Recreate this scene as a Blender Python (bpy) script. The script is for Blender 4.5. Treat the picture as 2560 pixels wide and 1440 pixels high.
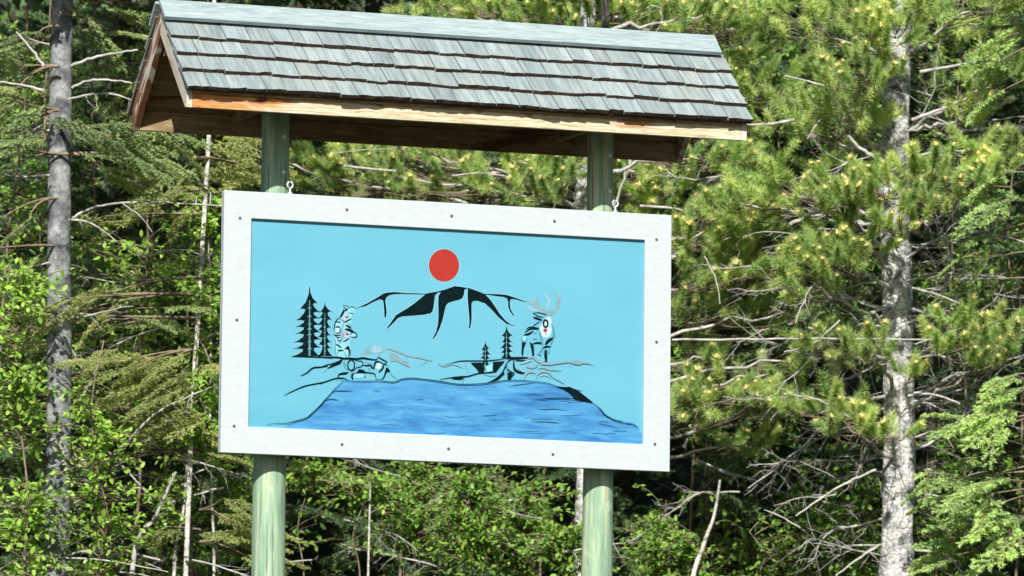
import bpy, math, random
import numpy as np
from mathutils import Vector
random.seed(7); RNG = np.random.default_rng(7)
for o in list(bpy.data.objects): bpy.data.objects.remove(o)
SC = bpy.context.scene
Z0 = 2.2                                   # height of the sign board's lower edge above its ground
# ------------------------------------------------------------------ camera, sky, sun, exposure
CAM = np.array([-13.38353, -38.52614, -3.73860 + Z0])
D_ = np.array([0.33579576, 0.93471024, 0.11643874])
R_ = np.array([0.94065454, -0.33921029, 0.01026745])
U_ = np.array([-0.04909431, -0.10608087, 0.9931448])
FPX = 17571.2
cd = bpy.data.cameras.new('camera'); cam = bpy.data.objects.new('camera', cd); SC.collection.objects.link(cam)
from mathutils import Matrix
M = Matrix(((R_[0], U_[0], -D_[0], CAM[0]), (R_[1], U_[1], -D_[1], CAM[1]), (R_[2], U_[2], -D_[2], CAM[2]), (0, 0, 0, 1)))
cam.matrix_world = M
cd.sensor_width = 36; cd.lens = FPX / 2560 * 36; cd.clip_start = .5; cd.clip_end = 3000
cd.dof.use_dof = True; cd.dof.focus_distance = 41.2; cd.dof.aperture_fstop = 4.5
SC.camera = cam
SUN = Vector((-.45, -1.0, .81)).normalized()          # towards the sun
w = bpy.data.worlds.new('World'); SC.world = w; w.use_nodes = True
nt = w.node_tree; bg = nt.nodes['Background']; sky = nt.nodes.new('ShaderNodeTexSky'); sky.sky_type = 'NISHITA'
sky.sun_disc = False; sky.sun_elevation = math.asin(SUN.z); sky.sun_rotation = math.atan2(SUN.x, SUN.y) % (2 * math.pi)
nt.links.new(sky.outputs[0], bg.inputs[0]); bg.inputs[1].default_value = .065
sl = bpy.data.lights.new('sun', 'SUN'); so = bpy.data.objects.new('sun', sl); SC.collection.objects.link(so)
sl.energy = 5.0; sl.angle = math.radians(.53); sl.color = (1, .98, .92)
so.rotation_euler = (-SUN).to_track_quat('-Z', 'Y').to_euler(); so.location = (-10, -20, 20)
SC.view_settings.view_transform = 'Standard'; SC.view_settings.look = 'None'
SC.view_settings.exposure = 0.50; SC.view_settings.gamma = 1; SC.view_settings.use_curve_mapping = False

# ------------------------------------------------------------------ helpers
def at(px, py, s):                          # a point of the place, s metres deep along the view
    return CAM + D_ * s + R_ * ((px - 1280) * s / FPX) + U_ * ((720 - py) * s / FPX)
def on_plane(px, py, y):                    # a point of the sign's own plane
    v = D_ * FPX + R_ * (px - 1280) + U_ * (720 - py); t = (y - CAM[1]) / v[1]
    return CAM + v * t
def pix(P):
    v = np.asarray(P) - CAM; z = v @ D_
    return 1280 + FPX * (v @ R_) / z, 720 - FPX * (v @ U_) / z
DH = np.array([D_[0], D_[1]]) / np.hypot(D_[0], D_[1])
def ground(x, y):
    q = np.asarray(x) * DH[0] + np.asarray(y) * DH[1]
    h = np.where(q < -3, -3.15 * np.clip((-3 - q) / 31, 0, 1), 0.)
    h = h + np.where(q > 3, .35 * np.minimum(q - 3, 60) + .12 * np.maximum(q - 63, 0), 0)
    return h + .08 * np.sin(x * .9 + 1.3) * np.cos(y * .7) * np.clip((q + 60) / 20, 0, 1)
def tag(o, label=None, cat=None, group=None, kind=None):
    for k, v in (('label', label), ('category', cat), ('group', group), ('kind', kind)):
        if v: o[k] = v
    return o
def empty(name, loc=(0, 0, 0)):
    o = bpy.data.objects.new(name, None); SC.collection.objects.link(o); o.location = loc; o.empty_display_size = .2
    return o
def link(name, me, parent=None, mw=None):
    o = bpy.data.objects.new(name, me); SC.collection.objects.link(o)
    if parent is not None:
        o.parent = parent
        loc = Vector((0, 0, 0)); p = parent
        while p is not None: loc += p.location; p = p.parent
        if mw is None: o.location = -loc
        else:
            m = mw.copy(); m.translation = m.translation - loc; o.matrix_local = m
    elif mw is not None: o.matrix_world = mw
    return o
class MB:
    """collects vertices and faces (tris/quads/ngons) for one mesh"""
    def __init__(s): s.v = []; s.f = []; s.m = []; s.n = 0; s.rnd = []
    def add(s, V, F, m=0, rnd=None):
        V = np.asarray(V, float); s.v.append(V)
        for f in F: s.f.append([i + s.n for i in f]); s.m.append(m)
        s.rnd.append(np.full(len(V), RNG.random() if rnd is None else rnd)); s.n += len(V)
    def box(s, a, b, m=0):
        x0, y0, z0 = a; x1, y1, z1 = b
        s.add([(x0,y0,z0),(x1,y0,z0),(x1,y1,z0),(x0,y1,z0),(x0,y0,z1),(x1,y0,z1),(x1,y1,z1),(x0,y1,z1)],
              [(0,3,2,1),(4,5,6,7),(0,1,5,4),(1,2,6,5),(2,3,7,6),(3,0,4,7)], m)
    def tube(s, P, r, n=5, m=0, cap=False):
        P = np.asarray(P, float); k = len(P); r = np.broadcast_to(np.asarray(r, float), (k,))
        T = np.gradient(P, axis=0); T /= np.linalg.norm(T, axis=1)[:, None] + 1e-12
        up = np.array([0, 0, 1.]) if abs(T[0][2]) < .9 else np.array([1., 0, 0])
        A = np.cross(T, up); A /= np.linalg.norm(A, axis=1)[:, None] + 1e-12; B = np.cross(T, A)
        an = np.arange(n) * 2 * math.pi / n
        V = (P[:, None] + r[:, None, None] * (A[:, None] * np.cos(an)[None, :, None] + B[:, None] * np.sin(an)[None, :, None])).reshape(-1, 3)
        F = [(i*n+j, i*n+(j+1) % n, (i+1)*n+(j+1) % n, (i+1)*n+j) for i in range(k-1) for j in range(n)]
        if cap: F += [tuple(range(n-1, -1, -1)), tuple((k-1)*n+j for j in range(n))]
        s.add(V, F, m)
    def mesh(s, name, mats, smooth=False):
        me = bpy.data.meshes.new(name); V = np.concatenate(s.v)
        me.from_pydata(V.tolist(), [], s.f)
        for q in mats: me.materials.append(q)
        me.polygons.foreach_set('material_index', s.m)
        a = me.attributes.new('rnd', 'FLOAT', 'POINT'); a.data.foreach_set('value', np.concatenate(s.rnd))
        if smooth: me.polygons.foreach_set('use_smooth', [True] * len(me.polygons))
        me.update(); return me
    def build(s, name, mats, parent=None, smooth=False):
        if not isinstance(mats, (list, tuple)): mats = [mats]
        return link(name, s.mesh(name, mats, smooth), parent)
def scatter_mesh(name, parts, mats):
    """parts: list of (template V, template tri F, positions, rotation matrices, scales, material idx, rnd) joined into one mesh"""
    VV = []; FF = []; MM = []; RR = []; n = 0
    for V, F, P, R, S, mi, rn in parts:
        V = np.asarray(V, float); F = np.asarray(F); k = len(P)
        if not k: continue
        W = np.einsum('kij,vj->kvi', R, V) * np.asarray(S)[:, None, None] + np.asarray(P)[:, None]
        VV.append(W.reshape(-1, 3)); FF.append((F[None] + (np.arange(k) * len(V))[:, None, None] + n).reshape(-1, 3))
        MM.append(np.repeat(np.tile(np.broadcast_to(mi, (len(F),)), k), 1)); RR.append(np.repeat(rn, len(V))); n += k * len(V)
    V = np.concatenate(VV); F = np.concatenate(FF); m = np.concatenate(MM)
    me = bpy.data.meshes.new(name)
    me.vertices.add(len(V)); me.vertices.foreach_set('co', V.ravel())
    me.loops.add(F.size); me.loops.foreach_set('vertex_index', F.ravel().astype(np.int32))
    me.polygons.add(len(F)); me.polygons.foreach_set('loop_start', (np.arange(len(F)) * 3).astype(np.int32))
    for q in mats: me.materials.append(q)
    me.polygons.foreach_set('material_index', m.astype(np.int32))
    a = me.attributes.new('rnd', 'FLOAT', 'POINT'); a.data.foreach_set('value', np.concatenate(RR).astype(np.float32))
    me.update(calc_edges=True); return me
def norm(v): v = np.asarray(v, float); return v / (np.linalg.norm(v, axis=-1, keepdims=True) + 1e-12)
def frames(axis, spin=None, ax=2):
    """rotation matrices whose local Z (ax=2) or X (ax=0) is 'axis' (k,3)"""
    a = norm(axis); k = len(a); h = np.where(np.abs(a[:, 2:3]) < .95, np.array([[0, 0, 1.]]), np.array([[1., 0, 0]]))
    b = norm(np.cross(h, a)); c = np.cross(a, b)
    if spin is not None:
        cs, sn = np.cos(spin)[:, None], np.sin(spin)[:, None]; b, c = b * cs + c * sn, c * cs - b * sn
    return np.stack([b, c, a], axis=2) if ax == 2 else np.stack([a, b, c], axis=2)
def M4(R, P, s=1):
    m = Matrix(((R[0][0]*s, R[0][1]*s, R[0][2]*s, P[0]), (R[1][0]*s, R[1][1]*s, R[1][2]*s, P[1]), (R[2][0]*s, R[2][1]*s, R[2][2]*s, P[2]), (0, 0, 0, 1)))
    return m
def bez(a, b, c, n=8):
    t = np.linspace(0, 1, n)[:, None]; a, b, c = map(np.asarray, (a, b, c))
    return a*(1-t)**2 + 2*b*t*(1-t) + c*t*t
def catmull(P, k=5, closed=False):
    P = np.asarray(P, float); n = len(P)
    if n < 3 and not closed: return P
    out = []
    rng = range(n) if closed else range(n-1)
    for i in rng:
        p0, p1, p2, p3 = (P[(i+j-1) % n] for j in range(4)) if closed else (P[max(i-1, 0)], P[i], P[i+1], P[min(i+2, n-1)])
        for q in range(k):
            t = q / k
            out.append(.5*((2*p1)+(-p0+p2)*t+(2*p0-5*p1+4*p2-p3)*t*t+(-p0+3*p1-3*p2+p3)*t**3))
    if not closed: out.append(P[-1])
    return np.array(out)

# ------------------------------------------------------------------ materials
class NT:
    def __init__(s, name, rough=.8, spec=.3):
        s.mat = bpy.data.materials.new(name); s.mat.use_nodes = True; s.t = s.mat.node_tree; s.b = s.t.nodes['Principled BSDF']
        s.b.inputs['Roughness'].default_value = rough; s.b.inputs['Specular IOR Level'].default_value = spec
    def n(s, typ, **kw):
        x = s.t.nodes.new(typ)
        for k, v in kw.items():
            if isinstance(k, str) and k.startswith('i_'): x.inputs[k[2:].replace('_', ' ')].default_value = v
            else: setattr(x, k, v)
        return x
    def l(s, a, b): s.t.links.new(a, b)
    def coord(s, scale=(1, 1, 1), kind='Object', loc=(0, 0, 0)):
        c = s.n('ShaderNodeTexCoord'); m = s.n('ShaderNodeMapping'); m.inputs['Scale'].default_value = scale; m.inputs['Location'].default_value = loc
        s.l(c.outputs[kind], m.inputs[0]); return m.outputs[0]
    def noise(s, vec, scale, detail=4, rough=.55, dist=0):
        x = s.n('ShaderNodeTexNoise'); x.inputs['Scale'].default_value = scale; x.inputs['Detail'].default_value = detail
        x.inputs['Roughness'].default_value = rough; x.inputs['Distortion'].default_value = dist
        if vec is not None: s.l(vec, x.inputs['Vector'])
        return x.outputs['Fac']
    def ramp(s, fac, stops, interp='LINEAR'):
        x = s.n('ShaderNodeValToRGB'); x.color_ramp.interpolation = interp; e = x.color_ramp.elements
        while len(e) < len(stops): e.new(.5)
        for q, (p, c) in zip(e, stops): q.position = p; q.color = tuple(c) + (1,) if len(c) == 3 else c
        s.l(fac, x.inputs[0]); return x.outputs[0]
    def mix(s, fac, a, b, mode='MIX'):
        x = s.n('ShaderNodeMix', data_type='RGBA', blend_type=mode)
        for v, i in ((fac, 0), (a, 6), (b, 7)):
            if isinstance(v, (int, float)): x.inputs[i].default_value = v
            elif isinstance(v, tuple): x.inputs[i].default_value = v + (1,)
            else: s.l(v, x.inputs[i])
        return x.outputs[2]
    def math(s, op, a, b=0.):
        x = s.n('ShaderNodeMath', operation=op)
        for v, i in ((a, 0), (b, 1)):
            if isinstance(v, (int, float)): x.inputs[i].default_value = v
            else: s.l(v, x.inputs[i])
        return x.outputs[0]
    def bump(s, h, strength=.5, dist=.01):
        x = s.n('ShaderNodeBump'); x.inputs['Strength'].default_value = strength; x.inputs['Distance'].default_value = dist
        s.l(h, x.inputs['Height']); s.l(x.outputs[0], s.b.inputs['Normal'])
    def rnd(s):
        a = s.n('ShaderNodeAttribute', attribute_name='rnd'); o = s.n('ShaderNodeObjectInfo')
        return s.math('FRACT', s.math('ADD', a.outputs['Fac'], o.outputs['Random']))
    def col(s, c): s.l(c, s.b.inputs['Base Color']); return s.mat
def flat(name, c, rough=.6, spec=.3, var=.1, scale=40, metal=0):
    m = NT(name, rough, spec); m.b.inputs['Metallic'].default_value = metal
    f = m.noise(m.coord(), scale, 3)
    return m.col(m.ramp(f, [(.3, tuple(x*(1-var) for x in c)), (.7, tuple(min(1, x*(1+var)) for x in c))]))
def leafmat(name, cols, transl=.35, rough=.5, spec=.25):
    m = NT(name, rough, spec); r = m.rnd()
    c = m.ramp(r, [(i/(len(cols)-1), q) for i, q in enumerate(cols)])
    g = m.n('ShaderNodeNewGeometry'); nz = m.noise(g.outputs['Position'], 2.2, 2)
    c = m.mix(1., c, m.ramp(nz, [(.35, (.74, .78, .76)), (.65, (1.14, 1.10, 1.)) ]), 'MULTIPLY')
    m.col(c)
    t = m.n('ShaderNodeBsdfTranslucent'); ms = m.n('ShaderNodeMixShader'); ms.inputs[0].default_value = transl
    m.l(m.mix(1., c, (1.02, 1.18, .68), 'MULTIPLY'), t.inputs[0]); m.l(m.b.outputs[0], ms.inputs[1]); m.l(t.outputs[0], ms.inputs[2])
    m.l(ms.outputs[0], m.t.nodes['Material Output'].inputs[0]); return m.mat
MAT = {}
MAT['pine_needle'] = leafmat('pine needle green', [(.38, .52, .17), (.56, .67, .25), (.70, .76, .34), (.50, .63, .25), (.34, .51, .19)], .38)
MAT['pine_bud'] = leafmat('pine bud orange', [(.74, .56, .20), (.80, .66, .26), (.76, .55, .26)], .15)
MAT['spruce_needle'] = leafmat('spruce needle green', [(.25, .36, .16), (.36, .46, .19), (.46, .55, .24), (.31, .43, .19)], .25)
MAT['spruce_tip'] = leafmat('spruce new growth', [(.50, .70, .26), (.60, .76, .30), (.44, .64, .24)], .35)
MAT['dark_needle'] = leafmat('shaded conifer needle', [(.07, .13, .075), (.11, .19, .08), (.17, .26, .10)], .2)  # gloom between the trees is put into this needle colour
MAT['olive_needle'] = leafmat('olive conifer needle', [(.37, .42, .15), (.50, .54, .21), (.42, .48, .17)], .25)
MAT['leaf'] = leafmat('sapling leaf green', [(.19, .36, .05), (.33, .54, .08), (.48, .66, .14), (.24, .45, .07), (.38, .60, .09)], .4, .42, .35)
MAT['leaf_dark'] = leafmat('shaded leaf green', [(.09, .20, .04), (.19, .37, .06), (.33, .52, .08), (.12, .24, .06)], .35, .45, .3)  # darker copy of the sapling leaf, forest shade put into its colour
def bark(name, base, dark, lite, sc=(1, 1, 1), dist=.01, scale=26, crack=.55):
    m = NT(name, .9, .15); v = m.coord(sc, 'Object')
    n1 = m.noise(v, scale*.35, 5, .65, .6); n2 = m.noise(v, scale*1.6, 4, .7)
    c = m.ramp(n1, [(.32, dark), (.46, base), (.60, lite), (.75, base)])
    c = m.mix(.55, c, m.ramp(n2, [(.35, dark), (.6, lite)]), 'OVERLAY')
    vo = m.n('ShaderNodeTexVoronoi', feature='DISTANCE_TO_EDGE'); vo.inputs['Scale'].default_value = scale*.9; m.l(v, vo.inputs['Vector'])
    cr = m.ramp(vo.outputs['Distance'], [(.0, (.25, .24, .23)), (.09, (1, 1, 1))])
    c = m.mix(crack, c, cr, 'MULTIPLY'); m.bump(m.math('ADD', n2, m.math('MULTIPLY', vo.outputs['Distance'], 1.5*crack)), .9, dist); return m.col(c)
MAT['spruce_bark'] = bark('grey spruce bark', (.20, .205, .215), (.055, .06, .065), (.42, .43, .42), (1, 1, 1.2), .005, 17, .2)
MAT['pine_bark'] = bark('grey pine bark', (.42, .42, .41), (.09, .09, .095), (.72, .71, .68), (1, 1, 1.3), .016, 20, .65)
MAT['dark_bark'] = bark('dark bark', (.12, .11, .10), (.04, .035, .03), (.24, .23, .21), (1, 1, 1), .008, 25)  # bark with a darker base tone
MAT['pale_bark'] = bark('pale birch bark', (.52, .50, .46), (.16, .14, .12), (.72, .70, .66), (1, 1, 2.), .004, 30)
MAT['twig'] = flat('dead grey twig', (.40, .38, .35), .9, .1, .45, 18)
MAT['brown_twig'] = flat('brown twig', (.22, .17, .12), .9, .1, .4, 18)

# ------------------------------------------------------------------ ground
def build_ground():
    qs = np.concatenate([-np.geomspace(60, 900, 14)[::-1], np.linspace(-55, 70, 126), np.geomspace(75, 1200, 16)])
    ts = np.concatenate([-np.geomspace(24, 900, 14)[::-1], np.linspace(-22, 22, 60), np.geomspace(24, 900, 14)])
    Q, T = np.meshgrid(qs, ts, indexing='ij'); X = Q*DH[0] + T*DH[1]; Y = Q*DH[1] - T*DH[0]
    Z = ground(X, Y) + (.05*RNG.standard_normal(X.shape)*((Q > 4) & (Q < 60)))
    a, b = Q.shape; V = np.stack([X, Y, Z], -1).reshape(-1, 3)
    F = [(i*b+j, i*b+j+1, (i+1)*b+j+1, (i+1)*b+j) for i in range(a-1) for j in range(b-1)]
    me = bpy.data.meshes.new('ground'); me.from_pydata(V.tolist(), [], F); me.polygons.foreach_set('use_smooth', [True]*len(F))
    m = NT('forest floor and verge', .95, .1); v = m.coord()
    n = m.noise(v, 3, 8, .7); c = m.ramp(n, [(.3, (.03, .026, .018)), (.5, (.055, .05, .028)), (.62, (.05, .075, .022)), (.8, (.09, .08, .05))])
    m.bump(n, 1, .1); me.materials.append(m.col(c)); o = link('ground', me); tag(o, kind='structure'); return o
build_ground()

# ------------------------------------------------------------------ the roofed sign
sign = empty('roofed_sign', (0, 0, 0))
tag(sign, 'painted landscape sign with white frame under a shingled gable roof on two green posts', 'sign')
def wood(name, kind):
    m = NT(name, .75, .2); v = m.coord((1.2, 9, 9)); v2 = m.coord((.8, 3.2, 3.2))
    if kind.startswith('rake'):
        def rot(sc):
            q = m.coord(); mp = m.n('ShaderNodeMapping'); mp.inputs['Rotation'].default_value = (math.radians(44 if kind == 'rake_dark' else -44), 0, 0); m.l(q, mp.inputs[0])
            m2 = m.n('ShaderNodeMapping'); m2.inputs['Scale'].default_value = sc; m.l(mp.outputs[0], m2.inputs[0]); return m2.outputs[0]
        v = rot((9, 1.6, 12)); v2 = rot((2, 1.1, 6))
    warp = m.noise(v2, 2.2, 3, .5, 1.2)
    wv = m.n('ShaderNodeTexWave', wave_type='BANDS', bands_direction='Z'); wv.inputs['Scale'].default_value = 1.6; wv.inputs['Distortion'].default_value = 11
    wv.inputs['Detail'].default_value = 3; wv.inputs['Detail Scale'].default_value = 1.2; m.l(v, wv.inputs['Vector'])
    g = m.noise(v, 5, 6, .7, .8)
    if kind == 'fascia':
        c = m.ramp(g, [(.32, (0.324, 0.216, 0.108)), (.43, (0.522, 0.423, 0.261)), (.55, (0.612, 0.540, 0.387)), (.7, (0.648, 0.612, 0.504))])
        c = m.mix(m.math('MULTIPLY', m.ramp(wv.outputs['Fac'], [(.0, (1, 1, 1)), (.16, (0, 0, 0))]), .55), c, (.24, .15, .07))
        sep = m.n('ShaderNodeSeparateXYZ'); m.l(m.coord(), sep.inputs[0])
        st = m.math('ADD', m.math('MULTIPLY', m.math('ADD', sep.outputs['X'], .78), -1.9), m.math('MULTIPLY', m.math('SUBTRACT', warp, .5), 2.6))
        st = m.math('ADD', st, m.math('MULTIPLY', m.math('SUBTRACT', sep.outputs['Z'], 4.20), 11))
        mask = m.ramp(st, [(.35, (0, 0, 0)), (.75, (1, 1, 1))])
        oc = m.ramp(m.noise(v, 4, 4, .6, 1.5), [(.35, (.20, .05, .012)), (.47, (.50, .18, .04)), (.62, (.66, .33, .11))])
        c = m.mix(m.math('MULTIPLY', mask, .9), c, oc)
        # knots and the dark burnt knot at the right
        for kx, kz, r, cc, ex in ((-.555, 4.225, .026, (.16, .09, .06), 1), (-.30, 4.20, .018, (.3, .2, .12), 1), (.05, 4.215, .02, (.25, .16, .09), 1.5), (.36, 4.21, .022, (.26, .15, .08), 1.6), (.985, 4.222, .042, (.10, .03, .015), 2.4), (1.03, 4.195, .05, (.42, .20, .08), 3.), (-1.27, 4.20, .03, (.14, .04, .02), 2)):
            dx = m.math('MULTIPLY', m.math('SUBTRACT', sep.outputs['X'], kx), 1/ex); dz = m.math('SUBTRACT', sep.outputs['Z'], kz)
            d = m.math('SQRT', m.math('ADD', m.math('MULTIPLY', dx, dx), m.math('MULTIPLY', dz, dz)))
            d = m.math('ADD', m.math('DIVIDE', d, r), m.math('MULTIPLY', m.math('SUBTRACT', g, .5), 1.6))
            c = m.mix(m.ramp(d, [(.35, (.9, .9, .9)), (.95, (0, 0, 0))]), c, cc)
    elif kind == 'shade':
        c = m.ramp(g, [(.3, (.15, .095, .045)), (.5, (.27, .185, .095)), (.68, (.40, .31, .18))])  # brown darkened to carry the shade under the roof
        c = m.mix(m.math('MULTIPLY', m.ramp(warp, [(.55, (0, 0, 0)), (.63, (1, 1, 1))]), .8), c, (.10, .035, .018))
    elif kind == 'grey':
        c = m.ramp(g, [(.3, (.20, .255, .265)), (.5, (.295, .36, .37)), (.7, (.39, .455, .465))])
        c = m.mix(m.math('MULTIPLY', m.ramp(wv.outputs['Fac'], [(.0, (1, 1, 1)), (.12, (0, 0, 0))]), .35), c, (.16, .19, .19))
    elif kind == 'rake':
        c = m.ramp(g, [(.3, (.34, .24, .14)), (.45, (.52, .47, .38)), (.7, (.64, .63, .58))])
        c = m.mix(m.math('MULTIPLY', m.ramp(warp, [(.56, (0, 0, 0)), (.66, (1, 1, 1))]), .8), c, (.33, .15, .05))
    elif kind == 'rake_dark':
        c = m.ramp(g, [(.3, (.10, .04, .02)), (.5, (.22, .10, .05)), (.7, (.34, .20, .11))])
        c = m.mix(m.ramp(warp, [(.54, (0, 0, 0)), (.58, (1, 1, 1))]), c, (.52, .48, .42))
    m.bump(g, .5, .004); return m.col(c)
W_F = wood('weathered fascia wood', 'fascia'); W_S = wood('shaded brown timber', 'shade'); W_G = wood('silver grey board', 'grey')
W_R = wood('bleached rake wood', 'rake'); W_RD = wood('dark stained rake wood', 'rake_dark')
# shingle: weathered cedar, each shingle its own tone, streaks running down the slope
m = NT('weathered cedar shingle', .8, .25)
oi = m.n('ShaderNodeObjectInfo'); cmb = m.n('ShaderNodeCombineXYZ'); m.l(m.math('MULTIPLY', oi.outputs['Random'], 40), cmb.inputs[0])
va = m.n('ShaderNodeVectorMath', operation='ADD'); m.l(m.coord((34, 2.5, 2.5)), va.inputs[0]); m.l(cmb.outputs[0], va.inputs[1])
s1 = m.noise(va.outputs[0], 1.0, 4, .6, .2); s2 = m.noise(m.coord((1, 1, 1)), 9, 4)
c = m.ramp(s1, [(.28, (0.150, 0.180, 0.185)), (.45, (0.238, 0.282, 0.286)), (.6, (0.290, 0.339, 0.343)), (.78, (0.387, 0.431, 0.422))])
c = m.mix(1., c, m.ramp(oi.outputs['Random'], [(0, (.82, .84, .84)), (.3, (.97, 1., 1.01)), (.55, (1.12, 1.13, 1.10)), (.8, (.88, .93, .93)), (1, (1.0, .99, .93))]), 'MULTIPLY')
c = m.mix(m.math('MULTIPLY', m.ramp(s2, [(.5, (0, 0, 0)), (.72, (1, 1, 1))]), .35), c, (.36, .33, .27))
c = m.mix(m.math('MULTIPLY', m.ramp(m.noise(m.coord((60, 3, 3)), 1.5, 5, .75), [(.36, (1, 1, 1)), (.46, (0, 0, 0))]), .6), c, (.13, .145, .145)); m.bump(s1, 1., .008); SHM = m.col(c)
m = NT('shaded shingle butt brown', .9, .1); SHB = m.col(m.ramp(m.noise(m.coord(), 30, 3), [(.3, (.045, .028, .022)), (.7, (.10, .065, .05))]))  # shadow on the butt faces is put into this dark brown
# green treated log
def postmat():
    m = NT('green treated log', .6, .3); v = m.coord((9, 9, .55)); g = m.noise(v, 3.2, 5, .6, .3); h = m.noise(m.coord((14, 14, 1.2)), 6, 4, .6)
    c = m.ramp(g, [(.3, (.09, .19, .12)), (.42, (.19, .33, .21)), (.54, (.30, .44, .28)), (.66, (.55, .55, .33)), (.8, (.62, .54, .32))])
    c = m.mix(.35, c, m.ramp(h, [(.3, (.12, .2, .14)), (.7, (.42, .5, .38))]))
    ck = m.noise(m.coord((26, 26, .5)), 2.0, 3, .6); c = m.mix(m.math('MULTIPLY', m.ramp(ck, [(.33, (1, 1, 1)), (.38, (0, 0, 0))]), .75), c, (.05, .075, .05)); k = m.noise(m.coord((1, 1, .6)), 9, 5, .7); c = m.mix(m.math('MULTIPLY', m.ramp(k, [(.58, (0, 0, 0)), (.66, (1, 1, 1))]), .45), c, (.62, .66, .52))
    m.bump(h, .35, .003); return m.col(c)
PM = postmat()
for (px, r0, r1) in ((-1.015, .098, .080), (1.005, .093, .076)):
    zs = np.linspace(-Z0-.3, 2.30, 26); P = [(px + .004*math.sin(z*2+px), .003*math.cos(z*1.7), z+Z0) for z in zs]
    b = MB(); rr = np.interp(zs, [-.6, 2.0], [r0, r1]); b.tube(P, rr, 28, 0, True); post = b.build('post', PM, sign, True)
    for z in (1.865, 1.655):
        b = MB(); yb = -np.interp(z, [-.6, 2.0], [r0, r1]); b.tube([(px+.028, yb+.004, Z0+z), (px+.028, yb-.008, Z0+z)], [.012, .012], 8, 0, True)
        bo = b.build('bolt', flat('galvanised bolt', (.5, .52, .52), .35, .5, .1, 60, .6), post)
# roof
PI_ = 0.97; L0, L1 = -1.72, 1.717
roof = MB()
for sg in (-1, 1):                                             # deck boards
    y1 = .555; top = lambda y: 2.585 - PI_*y
    roof.add([(L0+.04, 0, Z0+top(0)), (L1-.04, 0, Z0+top(0)), (L1-.04, sg*y1, Z0+top(y1)), (L0+.04, sg*y1, Z0+top(y1)),
              (L0+.04, 0, Z0+top(0)-.03), (L1-.04, 0, Z0+top(0)-.03), (L1-.04, sg*y1, Z0+top(y1)-.03), (L0+.04, sg*y1, Z0+top(y1)-.03)],
             [(0,1,2,3),(4,7,6,5),(0,3,7,4),(1,5,6,2),(2,6,7,3)])
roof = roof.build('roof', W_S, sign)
for sg in (-1, 1):                                             # fascia boards, front and back
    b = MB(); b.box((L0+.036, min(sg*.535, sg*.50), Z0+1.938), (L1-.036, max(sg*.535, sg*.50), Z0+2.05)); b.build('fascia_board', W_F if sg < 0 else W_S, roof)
for x0 in (L0, L1-.034):                                       # rake boards, a pair on each gable
    for sg in (-1, 1):
        b = MB(); pr = [(0.0015, 2.587), (.5375, 2.587-PI_*.5375), (.5375, 1.936), (.512, 1.936), (.0015, 2.428)]
        V = [(x, sg*y, Z0+z) for x in (x0, x0+.034) for y, z in pr]; n = 5
        b.add(V, [tuple(range(n)), tuple(range(2*n-1, n-1, -1))] + [(i, i+n, (i+1) % n+n, (i+1) % n) for i in range(n)])
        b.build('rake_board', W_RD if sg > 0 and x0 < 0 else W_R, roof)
for x0 in (-1.115, .905, -1.62):                               # tie beams across at the posts
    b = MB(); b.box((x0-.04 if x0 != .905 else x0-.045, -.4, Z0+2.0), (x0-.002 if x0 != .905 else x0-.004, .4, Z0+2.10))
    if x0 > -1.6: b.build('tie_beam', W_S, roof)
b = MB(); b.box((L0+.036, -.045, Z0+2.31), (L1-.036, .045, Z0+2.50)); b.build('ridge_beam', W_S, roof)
def shingle(sg, yb, x0, x1, jit, skew):
    cs = 1/math.hypot(1, PI_); sd = np.array([0, -sg*cs, cs*PI_]); nn = np.array([0, sg*cs*PI_, cs]); ex = np.array([1., 0, 0])
    o = np.array([0, sg*yb, Z0+2.585-PI_*yb]); Ls = .26
    V = []
    for x, t, k in ((x0, jit-skew, 0), (x1, jit+skew, 0), (x1, Ls, 1), (x0, Ls, 1)):
        xx = x if not k else x
        V.append(o+ex*xx+sd*t+nn*(.022 if not k else .001))
    for i, (x, t, k) in enumerate(((x0, jit-skew, 0), (x1, jit+skew, 0), (x1, Ls, 1), (x0, Ls, 1))):
        V.append(V[i]+nn*(.0215+random.uniform(-.003, .006) if not k else .004))
    b = MB(); F = [(4,5,6,7),(0,3,2,1),(0,4,7,3),(1,2,6,5),(2,3,7,6)]
    if sg > 0: F = [f[::-1] for f in F]
    # front edge: a wavering split butt of three segments
    V = np.array(V); mids = []
    for f in (.33, .66):
        j = random.uniform(-.006, .006)
        mids += [V[0]*(1-f)+V[1]*f+sd*j, V[4]*(1-f)+V[5]*f+sd*j]
    V = np.vstack([V, mids])
    F = [(4, 9, 11, 5, 6, 7), (0, 3, 2, 1, 10, 8), (0, 4, 7, 3), (1, 2, 6, 5), (2, 3, 7, 6)]
    if sg > 0: F = [f[::-1] for f in F]
    b.add(V, F); b.add(V, [(0, 8, 9, 4), (8, 10, 11, 9), (10, 1, 5, 11)], 1)
    return b.build('shingle', [SHM, SHB], roof)
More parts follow.
